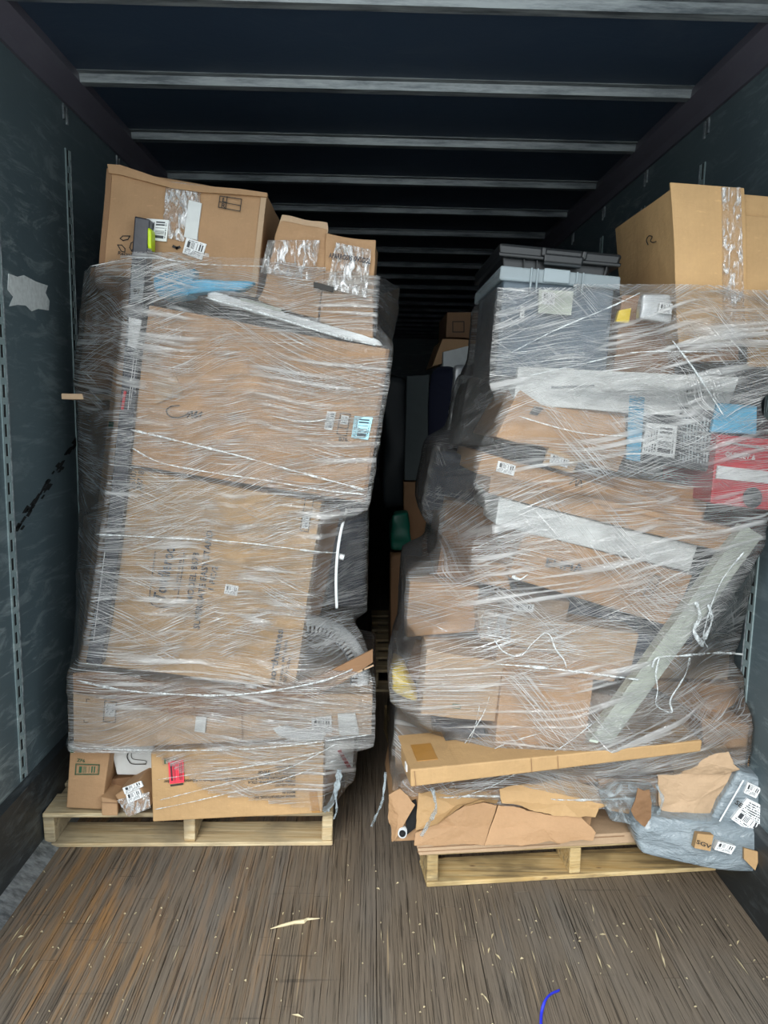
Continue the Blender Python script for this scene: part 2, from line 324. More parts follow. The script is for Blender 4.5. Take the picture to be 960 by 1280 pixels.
    def line(s, name, pts, wpx, m='ink', off=.005, closed=False):
        vs, fs = [], []
        P_ = [s.f(x, y, off) for x, y in pts]
        if closed: P_.append(P_[0])
        hw = wpx * .5 * s.TL.y / F
        for a, b in zip(P_[:-1], P_[1:]):
            d = (b - a).normalized(); q = d.cross(s.nrm) * hw; k = len(vs); e = d * hw
            vs += [a - q - e, b - q + e, b + q + e, a + q - e]; fs.append((k, k + 1, k + 2, k + 3))
        return mesh_obj(name, vs, fs, m, s.o, P_[0])
    def text(s, txt, p0, p1, m='ink', off=.005, hpx=None, name='printed_text'):
        a, b = s.f(*p0, off), s.f(*p1, off); text_at(txt, a, b, s.nrm, m, s.o, hpx * s.TL.y / F if hpx else None, name)
def text_at(txt, a, b, nrm, m, parent, h=None, name='printed_text', flip=False):
    cu = bpy.data.curves.new('lettering', 'FONT'); cu.body = txt; cu.size = 1; cu.offset = .018; cu.resolution_u = 2; cu.materials.append(M[m])
    o = bpy.data.objects.new(name, cu); COL.objects.link(o)
    if parent is not None: o.parent = parent
    TEXTS.append((o, a, b, nrm, h, parent, -1 if flip else 1))
def finish_texts():
    bpy.context.view_layer.update(); dg = bpy.context.evaluated_depsgraph_get()
    for o, a, b, nrm, h, par, fl in TEXTS:
        w = max(o.dimensions.x, .01); X = (b - a); L = X.length; X.normalize(); Yv = nrm.cross(X).normalized() * fl
        sx = L / w; sy = (h / .72) if h else sx
        me = bpy.data.meshes.new_from_object(o.evaluated_get(dg)); nm = o.name.split('.')[0]
        me.transform(Matrix(((X.x * sx, Yv.x * sy, nrm.x, 0), (X.y * sx, Yv.y * sy, nrm.y, 0), (X.z * sx, Yv.z * sy, nrm.z, 0), (0, 0, 0, 1))))
        q = bpy.data.objects.new(nm, me); COL.objects.link(q); q.location = a; q.parent = par; q.matrix_parent_inverse = Matrix.Translation(-par.location)
        bpy.data.objects.remove(o)
def tube(name, pts, rad, m, parent=None, seg=8, flat=1., closed_caps=True, smooth=True, jitter=0., samp=1):
    vs, fs = [], []; n = len(pts); rads = rad if isinstance(rad, (list, tuple)) else [rad] * n; up0 = Vector((0, -1, .15)).normalized()
    for i, q in enumerate(pts):
        d = (pts[min(i + 1, n - 1)] - pts[max(i - 1, 0)]).normalized(); s_ = d.cross(up0)
        s_ = s_.normalized() if s_.length > 1e-4 else Vector((1, 0, 0)); t_ = s_.cross(d).normalized()
        for k in range(seg):
            a = 2 * math.pi * k / seg; rr = rads[i] * (1 + (R.random() - .5) * jitter)
            vs.append(q + s_ * math.cos(a) * rr + t_ * math.sin(a) * rr * flat)
    for i in range(n - 1):
        for k in range(seg):
            a, b = i * seg + k, i * seg + (k + 1) % seg; fs.append((a, b, b + seg, a + seg))
    if closed_caps: fs.append(tuple(range(seg - 1, -1, -1))); fs.append(tuple((n - 1) * seg + k for k in range(seg)))
    return mesh_obj(name, vs, fs, m, parent, pts[0], smooth)
def spline(pts, k=6):
    out = []; n = len(pts)
    for i in range(n - 1):
        p0, p1, p2, p3 = pts[max(i - 1, 0)], pts[i], pts[i + 1], pts[min(i + 2, n - 1)]
        for j in range(k):
            t_ = j / k; out.append(.5 * ((2 * p1) + (p2 - p0) * t_ + (2 * p0 - 5 * p1 + 4 * p2 - p3) * t_ ** 2 + (3 * p1 - p0 - 3 * p2 + p3) * t_ ** 3))
    out.append(pts[-1]); return out

# ------------------------------------------------------------------ the trailer body
XL, XR, ZC, Y0, Y1 = -1.166, 1.241, 2.7376, 1.25, 14.0
def struct(o): o['kind'] = 'structure'; return o
ground = struct(abox('ground', (-25, -30, -1.3), (25, 20, -1.2), 'concrete'))  # unseen yard, added to bounce daylight up into the trailer
dock = struct(abox('bounce_dock', (-6, -4, -1.2), (6, Y0 - .01, -.04), 'concrete'))  # unseen dock slab, added as a further daylight bounce for ceiling and walls
wl = struct(abox('wall_left', (XL - .05, Y0, -.05), (XL, Y1, ZC + .05), 'wall_paint'))
wr_ = struct(abox('wall_right', (XR, Y0, -.05), (XR + .05, Y1, ZC + .05), 'wall_paint'))
wb = struct(abox('wall_back', (XL - .05, Y1, -.05), (XR + .05, Y1 + .05, ZC + .05), 'wall_paint'))
ce = struct(abox('ceiling', (XL - .05, Y0, ZC + .03), (XR + .05, Y1, ZC + .06), 'ceiling_paint'))
# roof bows: hat-section cross beams
def bow(y):
    y0 = y - .028; x0, x1 = XL + .05, XR - .05; vs, fs = [], []
    prof = [(-.035, .028), (-.012, .026), (0, 0), (.040, 0), (.052, .026), (.075, .028), (.075, .031), (-.035, .031)]
    N = 10
    for i in range(N + 1):
        x = x0 + (x1 - x0) * i / N; sag = .006 * math.sin(i / N * math.pi)
        for a, b in prof: vs.append((x, y0 + a, ZC - .001 + b - sag * 0))
    k = len(prof)
    for i in range(N):
        for j in range(k): a, b = i * k + j, i * k + (j + 1) % k; fs.append((a, b, b + k, a + k))
    fs.append(tuple(range(k - 1, -1, -1))); fs.append(tuple(N * k + j for j in range(k)))
    return mesh_obj('roof_bow', vs, fs, 'galvanized', ce, (0, y, ZC))
b0 = bow(2.446 - .61 * 1)
for k in range(20):
    c = b0.copy(); COL.objects.link(c); c.parent = ce; c.location = Vector((0, 2.446 + .61 * k, ZC)); c.matrix_parent_inverse = Matrix.Translation(-ce.location)
# sloped top rails
def prism(name, prof, m, parent=None, y0=Y0, y1=Y1):
    k = len(prof); vs = [(x, y0, z) for x, z in prof] + [(x, y1, z) for x, z in prof]
    fs = [tuple((i, (i + 1) % k, k + (i + 1) % k, k + i)) for i in range(k)] + [tuple(range(k - 1, -1, -1)), tuple(range(k, 2 * k))]
    return mesh_obj(name, vs, fs, m, parent, (prof[0][0], y0, prof[0][1]))
struct(prism('trim_2', [(XL, 2.66), (XL + .012, 2.66), (XL + .022, 2.69), (XL + .062, ZC), (XL + .062, ZC + .03), (XL, ZC + .03)], 'cove_paint'))
struct(prism('trim_3', [(XR, 2.66), (XR - .012, 2.66), (XR - .022, 2.69), (XR - .062, ZC), (XR - .062, ZC + .03), (XR, ZC + .03)], 'cove_paint'))
# kick liners along the floor
struct(prism('baseboard_left', [(XL, 0), (XL + .03, 0), (XL + .022, .27), (XL, .285)], 'liner_black'))
struct(prism('baseboard_right', [(XR, 0), (XR - .03, 0), (XR - .022, .27), (XR, .285)], 'liner_black'))
struct(prism('trim_4', [(XL + .03, 0), (XL + .085, 0), (XL + .03, .03)], 'galvanized', y1=6))
# wall panels and slotted posts
def post(wall, X, sx, y):
    vs, fs = [], []
    def add(lo, hi):
        v, f_ = box_vf(lo, hi); k = len(vs); vs.extend(v); fs.extend([tuple(a + k for a in q) for q in f_])
    def side(x0, x1): return (min(X + sx * x0, X + sx * x1), max(X + sx * x0, X + sx * x1))
    xa, xb = side(0, .004)
    add((xa, y - .020, .29), (xb, y - .010, 2.50)); add((xa, y + .010, .29), (xb, y + .020, 2.50))
    z = .31
    while z < 2.48: add((xa, y - .010, z), (xb, y + .010, z + .022)); z += .062
    o = mesh_obj('slotted_post', vs, fs, 'track_paint', wall, (X, y, .29))
    xa, xb = side(.0005, .0012); h_ = abox('slot_backing', (xa, y - .010, .29), (xb, y + .010, 2.5), 'hole', o)
    xa, xb = side(0, .006)
    abox('post_trim', (xa, y + .021, .29), (xb, y + .026, 2.5), 'galvanized', o); abox('bracket', (xa, y - .028, 2.60), (xb, y - .012, 2.655), 'galvanized', o); abox('bracket', (xa, y + .002, 2.59), (xb, y + .014, 2.65), 'galvanized', o)
for k in range(-1, 10):
    post(wl, XL, 1, 2.44 + .595 * k); post(wr_, XR, -1, 2.37 + .64 * k)
# torn sticker and scrape on the left wall
def wall_patch(name, pts, m, X, sgn, par):
    P_ = [onx(x, y, X + sgn * .002) for x, y in pts]; Q = [Vector((X, q.y, q.z)) for q in P_]; k = len(P_)
    return mesh_obj(name, P_ + Q, [tuple(range(k)), tuple(range(2 * k - 1, k - 1, -1))] + [(i, k + i, k + (i + 1) % k, (i + 1) % k) for i in range(k)], m, par, P_[0])
s_ = wall_patch('torn_sticker', [(11, 342), (22, 346), (30, 344), (45, 352), (60, 357), (57, 366), (62, 376), (61, 388), (48, 386), (40, 389), (33, 382), (22, 381), (12, 383), (17, 371), (10, 362)], 'wall_sticker', XL, 1, wl)
for i in range(46):
    u = R.random(); x = 108 - 88 * u + R.uniform(-3, 3); y = 535 + 128 * u + R.uniform(-5, 5); a = R.uniform(1.5, 4) * (1 + u * .3)
    wall_patch('scrape', [(x - a, y + a * R.uniform(.5, 1.6)), (x - a * .2, y + a), (x + a, y - a * R.uniform(.4, 1.4)), (x + a * .3, y - a)], 'hole', XL, 1, wl)
s_['label'] = 'torn pale sticker remnant on dark wall'
# floor boards
fl = struct(abox('floor', (XL - .05, Y0, -.06), (XR + .05, Y1, -.019), 'floor_wood'))
SW = (XR - XL) / 48; far_v, far_f = [], []; strip_meshes = {}
def floor_strip(i, ya, yb, dz):
    x0 = XL + SW * i; gap = .0022 if i % 6 == 0 else .0007
    return box_vf((x0 + gap, ya + .0008, -.019), (x0 + SW - .0003, yb - .0008, dz))
for i in range(48):
    y = Y0 - R.random() * .9; 
    while y < Y1:
        L = R.uniform(1.3, 2.2); ya, yb = max(y, Y0), min(y + L, Y1); y += L
        if yb - ya < .02: continue
        v, f_ = floor_strip(i, ya, yb, R.uniform(-.0012, 0))
        if ya < 3.0:
            mesh_obj('plank', v, f_, 'floor_wood', fl, (v[0][0], ya, -.019))
        else:
            k = len(far_v); far_v += v; far_f += [tuple(a + k for a in q) for q in f_]
o = mesh_obj('planking', far_v, far_f, 'floor_wood', fl); o['kind'] = 'stuff'

# ------------------------------------------------------------------ pallets
def pallet(name, org, yaw, wm, label, W=1.016, D=1.22):
    root = empty(name, org); root.rotation_euler.z = yaw; tag(root, label, 'pallet', 'wooden pallets')
    def part(nm, lo, hi):
        v, f_ = box_vf(lo, hi); me = bpy.data.meshes.new(nm)
        v = [(a + R.uniform(-.002, .002), b + R.uniform(-.002, .002), c + (R.uniform(-.001, .0) if c > .01 else 0)) for a, b, c in v]
        c0 = Vector(lo); me.from_pydata([tuple(Vector(q) - c0) for q in v], [], f_); me.materials.append(M[wm])
        o = bpy.data.objects.new(nm, me); COL.objects.link(o); o.parent = root; o.location = c0
        b = o.modifiers.new('bevel', 'BEVEL'); b.width = .003; b.segments = 1; return o
    for x in (0, W / 2 - .019, W - .038): part('stringer', (x, .004, .017), (x + .038, D - .004, .112))
    for y0, w in ((0, .14), (D / 2 - .05, .10), (D - .14, .14)): part('bottom_board', (0, y0, 0), (W, y0 + w, .016))
    y = 0
    for w in (.14, .09, .09, .14, .09, .09, .14): part('deck_board', (R.uniform(-.004, .004), y, .113), (W + R.uniform(-.004, .004), y + w, .130)); y += w + (D - .78) / 6
    return root
pl_ = pallet('pallet', (-1.133, 2.50, 0), math.radians(1.6), 'pallet_wood', 'worn pale wooden pallet under the stack by the dark scuffed wall with torn sticker')
pr_ = pallet('pallet', (.205, 2.295, 0), math.radians(5.8), 'pallet_wood_yellow', 'yellowish wooden pallet under the messy stack with grey plastic mailers')

# ------------------------------------------------------------------ boxes of the left stack
G_L = None
def L(*a, **k): return Box(*a, stack='L', **k)
def Rr(*a, **k): return Box(*a, stack='R', **k)
b = L('cardboard_box', [(134, 210), (334, 243), (318, 372), (123, 342)], 2.60, .52, 'kraft', 'large brown carton topmost on its stack, with a small L and R table printed', amp=.008, n=9, skew=(0, 0))
BX1 = b
# the crushed top flap edge
fl_pts = [(134, 205), (150, 206), (180, 216), (215, 228), (250, 232), (300, 236), (334, 241), (334, 246), (300, 243), (250, 240), (215, 235), (180, 226), (150, 218), (136, 216)]
def sheet(parent, name, pts, m, Yf, th=.004, label=None, cat=None, jag=0.):
    P_ = [parent.f(x, y, Yf) if parent else None for x, y in pts]; k = len(P_); nn = parent.nrm
    Q = [q - nn * th for q in P_]
    return mesh_obj(name, P_ + Q, [tuple(range(k))[::-1], tuple(range(k, 2 * k))] + [(i, (i + 1) % k, k + (i + 1) % k, k + i) for i in range(k)], m, parent.o, P_[0])
sheet(b, 'crushed_flap', fl_pts, 'kraft', .012, .02)
b.sub('fold_edge', (.965, 1.0, 0, 1.0, -.006, 0), 'kraft_pale', amp=.003, n=4)
b.sub('fold_edge', (0, .035, .02, 1.0, -.006, 0), 'kraft_dark', amp=.003, n=4)
b.quad('clear_tape_strip', [(208, 226), (251, 232), (247, 306), (202, 296)], 'clear_tape', .007)
b.quad('paper_label', [(236, 250), (252, 254), (246, 300), (230, 296)], 'white_card', .009)
b.quad('shipping_label', [(183, 273), (211, 275), (208, 302), (181, 299)], 'label_side', .010)
b.quad('bar_code_label', [(233, 297), (258, 305), (252, 325), (228, 316)], 'label', .010)
b.line('printed_table', [(275, 245), (302, 249), (300, 264), (273, 259)], 1., closed=True); b.line('printed_table', [(284, 246), (282, 261)], 1.); b.line('printed_table', [(274, 252), (301, 257)], .9)
b.text('L', (277, 252), (282, 253), hpx=5); b.text('R', (276, 259), (281, 260), hpx=5)
def recycle(bb, cx, cy, r_, m='ink', w=1.1):
    for k in range(3):
        a = math.radians(90 + 120 * k)
        def q(rr, an): return (cx + rr * math.cos(an), cy - rr * math.sin(an))
        bb.line('recycling_mark', [q(r_, a - .42), q(r_, a + .42), q(r_ * .95, a + .85), q(r_ * .55, a + .75), q(r_ * .55, a - .3), q(r_, a - .42)], w, m)
recycle(b, 158, 305, 11); b.text('Recycle', (147, 318), (168, 321), hpx=4)
b.line('tear', [(217, 308), (221, 310), (224, 309)], 3.0, 'ink')
b = L('cardboard_box', [(350, 279), (411, 288), (398, 398), (318, 374)], 2.56, .40, 'kraft', 'small crumpled carton with torn top wrapped in clear tape', amp=.022, n=10, wr=.006)
b.sub('torn_edge', (.0, 1.0, .95, 1.06, .0, .10), 'kraft_pale', amp=.02, n=6, wr=.01)
b.quad('clear_tape_strip', [(335, 300), (400, 300), (392, 350), (325, 340)], 'clear_tape', .02)
b = L('cardboard_box', [(408, 291), (472, 300), (466, 424), (400, 402)], 2.55, .45, 'kraft', 'small brown carton stamped with blurred black letters at its top, corner battered', amp=.012, n=9, wr=.003)
b.text('APARROS9S', (411, 322), (440, 326), 'blue_ink', .018, 6); b.text('0VSDSL', (442, 326), (463, 330), 'blue_ink', .018, 6)
b.quad('clear_tape_strip', [(420, 303), (464, 312), (458, 372), (408, 360)], 'clear_tape', .016)
b.quad('black_print', [(392, 352), (418, 359), (416, 365), (392, 359)], 'ink', .018)
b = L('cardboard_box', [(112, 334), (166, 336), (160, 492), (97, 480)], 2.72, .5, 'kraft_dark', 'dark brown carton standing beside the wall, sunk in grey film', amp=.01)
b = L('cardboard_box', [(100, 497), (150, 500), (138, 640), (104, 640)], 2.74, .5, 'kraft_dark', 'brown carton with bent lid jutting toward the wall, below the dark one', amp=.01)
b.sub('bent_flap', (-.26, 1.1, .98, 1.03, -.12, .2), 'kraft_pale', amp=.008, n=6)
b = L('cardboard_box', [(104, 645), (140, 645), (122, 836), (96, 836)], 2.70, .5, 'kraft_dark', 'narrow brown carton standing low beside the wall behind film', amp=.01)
b = L('cardboard_box', [(143, 453), (158, 453), (108, 832), (98, 830)], 2.60, .5, 'kraft', 'thin tall carton edge with small green mark, behind the long black box', amp=.003)
b.quad('green_print', [(136, 527), (142, 527), (141, 536), (135, 536)], 'green_ink'); b.line('seam', [(133, 550), (145, 552)], 1.2, 'kraft_dark')
b = L('flat_black_box', [(168, 270), (187, 274), (126, 832), (107, 828)], (2.545, 2.545, 2.50), .12, 'navy_card', 'long slim black box leaning upright beside the big cartons', amp=.001, n=10, bend=.022)
b.quad('grey_panel', [(165, 332), (181, 333), (178, 378), (163, 378)], 'grey_plastic'); b.text('26', (176, 362), (167, 361), 'ink', .007, 7)
b.quad('white_sticker', [(161, 396), (177, 400), (171, 437), (160, 432)], 'white_paper')
b.quad('red_print', [(155, 488), (158, 489), (154, 513), (151, 512)], 'cord_red', .006); b.line('fine_print', [(168, 440), (160, 512)], .8, 'white_ink'); b.line('fine_print', [(172, 440), (163, 505)], .6, 'white_ink'); b.line('fine_print', [(131, 690), (117, 800)], .8, 'white_ink')
b = L('plastic_tab', [(184, 283), (189, 286), (189, 313), (184, 311)], 2.535, .05, 'lime', 'small bright lime plastic tab at the top of the slim black box', 'tab', amp=0, rnd=.4, n=5, film=False)
b = L('cardboard_box', [(186, 382), (487, 437), (457, 628), (161, 581)], 2.545, .55, 'kraft', 'large tilted carton with handwritten mark and pale blue bar code sticker near its corner', amp=.006, n=9)
b.sub('side_seam', (.985, 1.0, 0, 1, -.004, 0), 'kraft_dark', n=3)
b.quad('shipping_label', [(443, 520), (466, 522), (460, 550), (439, 547)], 'label_blue', .009); b.quad('shipping_label', [(409, 514), (420, 515), (415, 538), (405, 536)], 'label_side', .009)
b.line('printed_table', [(426, 516), (438, 518), (433, 545), (421, 542)], 1., closed=True); b.line('printed_table', [(424, 525), (436, 527)], .9); b.line('printed_table', [(423, 534), (434, 536)], .9)
b.quad('printed_table', [(427, 519), (436, 520), (434, 531), (425, 530)], 'label_side', .006); b.text('B76', (423, 551), (434, 552), hpx=5)
sp = lambda q: [tuple(v)[:2] for v in spline([Vector((x, y, 0)) for x, y in q], 5)]
b.line('handwriting', sp([(224, 507), (214, 508), (208, 513), (212, 520), (222, 522), (232, 519), (236, 515)]), 1.3); b.line('handwriting', sp([(234, 522), (240, 514), (240, 522), (246, 514), (244, 522), (252, 515), (250, 522)]), 1.4)
b.quad('worn_patch', [(190, 475), (220, 470), (228, 490), (195, 505)], 'kraft_pale', .006)
b = L('cardboard_box', [(163, 586), (402, 628), (369, 862), (125, 832)], 2.545, .55, 'kraft_gold', 'tall carton with sideways blue printing and oval logo, below the tilted carton', amp=.004, n=9)
b.text('26107', (168, 612), (171, 587), hpx=7); b.text('08718', (177, 613), (180, 589), hpx=7)
b.line('printed_table', [(382, 622), (392, 624), (385, 665), (375, 663)], 1., closed=True); b.line('printed_table', [(380, 640), (389, 641)], .9); b.quad('printed_table', [(379, 643), (387, 644), (385, 661), (377, 660)], 'label_side', .006)
b.line('logo_frame', sp([(194, 690), (190, 720), (187, 748), (193, 757), (205, 759), (219, 755), (224, 735), (229, 705), (230, 690)]), 1.1, 'blue_ink')
b.text('Toddleroo', (205, 752), (219, 684), 'blue_ink', .006, 15); b.text('by north states', (221, 738), (227, 700), 'blue_ink', .006, 4)
b.text('MODEL 8673', (240, 754), (249, 692), 'blue_ink', .006, 8); b.text('SUPERGATE EASY STAND', (249, 787), (266, 664), 'blue_ink', .006, 8); b.text('1 PC/2', (266, 740), (272, 710), 'blue_ink', .006, 7)
b.quad('printed_table', [(282, 730), (298, 733), (296, 745), (280, 742)], 'label', .006)
b.text('northstates', (343, 854), (354, 788), 'blue_ink', .006, 9); b.text('Company, MN 55447', (351, 856), (360, 800), 'blue_ink', .006, 4); b.text('MADE IN CHINA', (356, 858), (364, 822), 'blue_ink', .006, 4)
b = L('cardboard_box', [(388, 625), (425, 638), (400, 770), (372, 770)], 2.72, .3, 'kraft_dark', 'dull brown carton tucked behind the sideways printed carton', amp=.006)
b = L('plastic_bag', [(415, 628), (460, 626), (458, 762), (405, 762)], 2.74, .35, 'slate_card', 'dark grey plastic bundle behind the white hoop', 'bag', amp=.02, rnd=.25, n=8, wr=.01)
o = tube('white_hoop', spline([at(434, 636, 2.62), at(427, 660, 2.605), at(422, 690, 2.60), at(420, 725, 2.60), at(421, 760, 2.61)], 8), .0055, 'white_plastic', None, 8); tag(o, 'thin curved white hoop standing beside the dark grey bundle', 'hoop')
tube('hoop_clip', [at(423, 695, 2.62), at(430, 697, 2.62)], .011, 'white_plastic', o, 6)
# round slotted basket lying behind the low carton
cB = at(384, 846, 2.60); ax = Vector((.05, -.88, .47)).normalized(); eu = Vector((1, 0, 0)); ev = ax.cross(eu).normalized(); eu = ev.cross(ax)
root = empty('round_basket', cB); tag(root, 'round white slotted plastic basket wedged above the long low carton', 'basket')
def ringp(r_, a, h_): return cB + eu * (math.cos(a) * r_) + ev * (math.sin(a) * r_) + ax * h_
def revolve(name, prof, m, par, N=64, smooth=True):
    vs = [ringp(r_, 2 * math.pi * i / N, h_) for i in range(N) for r_, h_ in prof]; k = len(prof)
    fs = [(i * k + j, i * k + (j + 1) % k, ((i + 1) % N) * k + (j + 1) % k, ((i + 1) % N) * k + j) for i in range(N) for j in range(k)]
    return mesh_obj(name, vs, fs, m, par, cB, smooth)
revolve('rim', [(.180, .02), (.212, .012), (.222, .0), (.220, -.02), (.205, -.03), (.185, .008)], 'white_plastic', root)
revolve('tub', [(.155, .004), (.16, -.0), (.175, -.07), (.165, -.07)], 'grey_plastic', root)
vs, fs = [], []
for i in range(72):
    a = 2 * math.pi * i / 72; a2 = a + .045
    q = [ringp(.160, a, .012), ringp(.183, a, .018), ringp(.183, a2, .018), ringp(.160, a2, .012)]; q2 = [v - ax * .012 for v in q]; k = len(vs); vs += q + q2
    fs += [(k, k + 1, k + 2, k + 3), (k + 7, k + 6, k + 5, k + 4), (k, k + 4, k + 5, k + 1), (k + 1, k + 5, k + 6, k + 2), (k + 2, k + 6, k + 7, k + 3), (k + 3, k + 7, k + 4, k)]
mesh_obj('slotted_band', vs, fs, 'white_plastic', root, cB)
for i in range(24): STACK['L'].append(ringp(.222, 2 * math.pi * i / 24, 0))
STACK['L'] += [at(x, y, 2.8) for x, y in ((489, 358), (493, 366), (495, 374), (494, 382), (491, 392), (488, 404), (485, 416), (482, 426))]
b = L('long_carton', [(91, 868), (466, 868), (465, 919), (92, 938)], (2.50, 2.50, 2.50), .62, 'kraft_pale', 'long low carton with sagging open lid carrying the tall cartons', amp=.0015, n=12)
P_ = [(91, 842), (115, 840), (160, 846), (210, 856), (270, 862), (330, 862), (400, 845), (466, 812), (466, 828), (430, 852), (380, 876), (330, 890), (280, 897), (220, 893), (170, 882), (130, 869), (92, 864)]
o = sheet(b, 'sagging_lid', P_, 'kraft_dark', .007, .01)
STACK['L'] += [b.p(i / 30, j / 20, -.028) for i in range(31) for j in range(0, 27)]
b.line('lid_fold', sp([(92, 866), (130, 873), (180, 882), (230, 884), (300, 880), (380, 868), (466, 832)]), 2.2, 'kraft_pale', .010)
b.line('printed_table', [(131, 876), (146, 878), (144, 903), (129, 902)], 1.1, closed=True, off=.012); b.quad('printed_table', [(132, 880), (144, 881), (143, 896), (131, 895)], 'label', .012); b.text('B78', (131, 873), (141, 874), off=.016, hpx=4)
b.line('print_corner', [(108, 878), (108, 874), (112, 874)], .8, off=.01); b.line('print_corner', [(105, 900), (105, 903), (110, 903)], .8, off=.01)
b.quad('white_label', [(245, 896), (258, 896), (256, 916), (243, 914)], 'white_card', .012); b.quad('white_label', [(389, 898), (414, 895), (415, 915), (391, 917)], 'label', .012); b.quad('white_label', [(422, 893), (444, 892), (449, 919), (424, 919)], 'white_card', .012)
b.line('crease', [(302, 884), (303, 925)], 1.2, 'kraft_dark', .008)
b = L('cardboard_box', [(88, 932), (138, 938), (127, 1012), (82, 1010)], (2.545, 2.545, 2.51), .5, 'kraft', 'small upright carton with green printed bar code at the pallet corner', amp=.002)
b.text('ZF6', (96, 952), (106, 953), 'green_ink', hpx=4); b.line('printed_table', [(95, 955), (124, 956), (123, 968), (94, 968)], 1.1, 'green_ink', closed=True); b.quad('printed_table', [(96, 957), (122, 957), (121, 967), (95, 967)], 'print_green', .0045)
b.quad('green_print', [(88, 933), (92, 933), (92, 941), (88, 941)], 'green_ink')
b = L('white_box', [(137, 930), (192, 930), (192, 970), (146, 969)], 2.60, .4, 'white_card', 'white carton printed with a line drawing, tucked under the long low carton', amp=.002)
b.line('line_drawing', sp([(162, 938), (159, 945), (161, 951), (166, 955), (182, 955)]), 1.2); b.line('line_drawing', sp([(166, 938), (164, 944), (167, 949), (182, 951), (182, 955)]), .8)
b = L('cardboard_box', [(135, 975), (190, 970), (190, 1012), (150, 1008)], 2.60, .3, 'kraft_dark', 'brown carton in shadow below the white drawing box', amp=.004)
b = L('tiny_box', [(126, 996), (147, 1001), (147, 1020), (127, 1020)], (2.50, 2.50, 2.47), .12, 'kraft', 'tiny plain brown box standing on the pallet edge', amp=.001, n=4, film=False)
b.line('seam', [(127, 1003), (147, 1004)], .9, 'kraft_dark')
b = L('taped_parcel', [(143, 994), (172, 977), (188, 1008), (160, 1021)], (2.49, 2.50, 2.455), .15, 'kraft', 'small taped parcel with white bar code labels leaning on the printed carton', 'parcel', amp=.006, n=6, film=False)
b.quad('bar_code_label', [(153, 985), (176, 976), (179, 983), (156, 993)], 'label', .008); b.quad('bar_code_label', [(157, 993), (174, 986), (178, 997), (160, 1004)], 'label', .009); b.quad('clear_tape_strip', [(146, 1000), (186, 990), (188, 1010), (160, 1021)], 'clear_tape', .006)
b = L('cardboard_box', [(189, 940), (405, 926), (403, 1016), (191, 1027)], (2.50, 2.50, 2.455), .55, 'kraft_gold', 'carton with bright red bar code sticker resting on the pallet', amp=.003, n=8)
b.quad('red_label', [(210, 952), (229, 950), (230, 978), (212, 980)], 'label_red', .008); b.line('black_print', [(214, 982), (228, 980)], 2.2)
b.quad('printed_table', [(203, 948), (222, 946), (222, 954), (203, 956)], 'print_green', .006)
rows = [(961.2, 'PO# 5519641'), (965.7, 'CARTON NO.'), (970.2, 'MASTER QTY: 1 PCS'), (974.7, 'DESCRIPTION: Barbie TriTurn Scooter LED Fun Wheels w Adjustable Handlebar'), (979.4, 'ITEM#: AST497688-PNK-STK-4'), (984, 'PO#: US-157'), (993.5, 'MADE IN'), (998.5, 'BAKAR INTERNATIONAL INC')]
for y, t_ in rows: b.text(t_, (369, y - 5), (369 - len(t_) * 2.25, y - 5 + len(t_) * .08), 'ink', .007, 3.6)
b.text('39/or', (338, 963), (322, 964), 'ink', .006, 6)
b.quad('brown_tape_strip', [(386, 990), (396, 990), (400, 1016), (390, 1016)], 'brown_tape', .004)
b = L('white_box', [(404, 931), (443, 928), (440, 965), (402, 962)], 2.56, .4, 'white_card', 'white box with diagonal red stripe at the pallet end', amp=.002)
b.quad('red_stripe', [(422, 939), (426, 938), (440, 961), (437, 965)], 'red_ink', .006)
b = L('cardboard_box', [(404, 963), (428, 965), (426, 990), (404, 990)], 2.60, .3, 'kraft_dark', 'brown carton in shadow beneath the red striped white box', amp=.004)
b = L('plastic_bag', [(188, 338), (248, 335), (240, 372), (196, 376)], 2.54, .12, 'sky_plastic', 'bright sky blue plastic bag on top of the tilted carton', 'bag', amp=.01, rnd=.5, n=8, wr=.008)
b.sub('sleeve', (.85, 2.4, .05, .55, .0, .5), 'sky_plastic', amp=.01, rnd=.5, n=7, wr=.008)
o = b = L('foam_sheet', [(300, 372), (352, 385), (352, 393), (300, 382)], 2.55, .3, 'foam', 'thin pale foam sheet pressed flat on top of the tilted carton', 'sheet', amp=.004, make=True)
b = L('padded_roll', [(258, 362), (474, 424), (480, 435), (258, 376)], 2.55, .05, 'white_plastic', 'long white padded roll lying along the tilted carton top', 'roll', amp=.006, rnd=.35, n=10)

# ------------------------------------------------------------------ right stack
root = Box('storage_tote', [(624, 303), (779, 318), (768, 348), (626, 335)], 2.36, .56, 'black_plastic', 'black lidded storage tote on top of the milky tote', 'tote', 'stacked storage totes', make=False, stack='R', film=False)
root.sub('body', (.03, .95, 0, .55, .03, .97), 'black_plastic', n=4, bevel=.008)
root.sub('lid', (-.0, 1.0, .50, 1.0, 0, 1), 'black_plastic', n=4, bevel=.010); root.sub('lid_rim', (-.01, 1.012, .46, .62, -.012, 1.01), 'black_plastic', n=3, bevel=.006)
root.sub('lid_panel', (.06, .94, .95, 1.05, .05, .95), 'black_plastic', n=2, bevel=.006)
root.sub('latch', (.36, .69, .34, .72, -.03, 0), 'black_plastic', bevel=.006); root.sub('latch_handle', (.36, .68, .24, .36, -.04, -.005), 'dark_stuff', bevel=.004); root.sub('latch_post', (.34, .38, .6, .95, -.025, .02), 'black_plastic', bevel=.004); root.sub('latch_post', (.67, .71, .6, .95, -.025, .02), 'black_plastic', bevel=.004)
for u in (.20, .31, .90): root.sub('rib', (u, u + .008, .05, .45, .0, .03), 'black_plastic', bevel=.001)
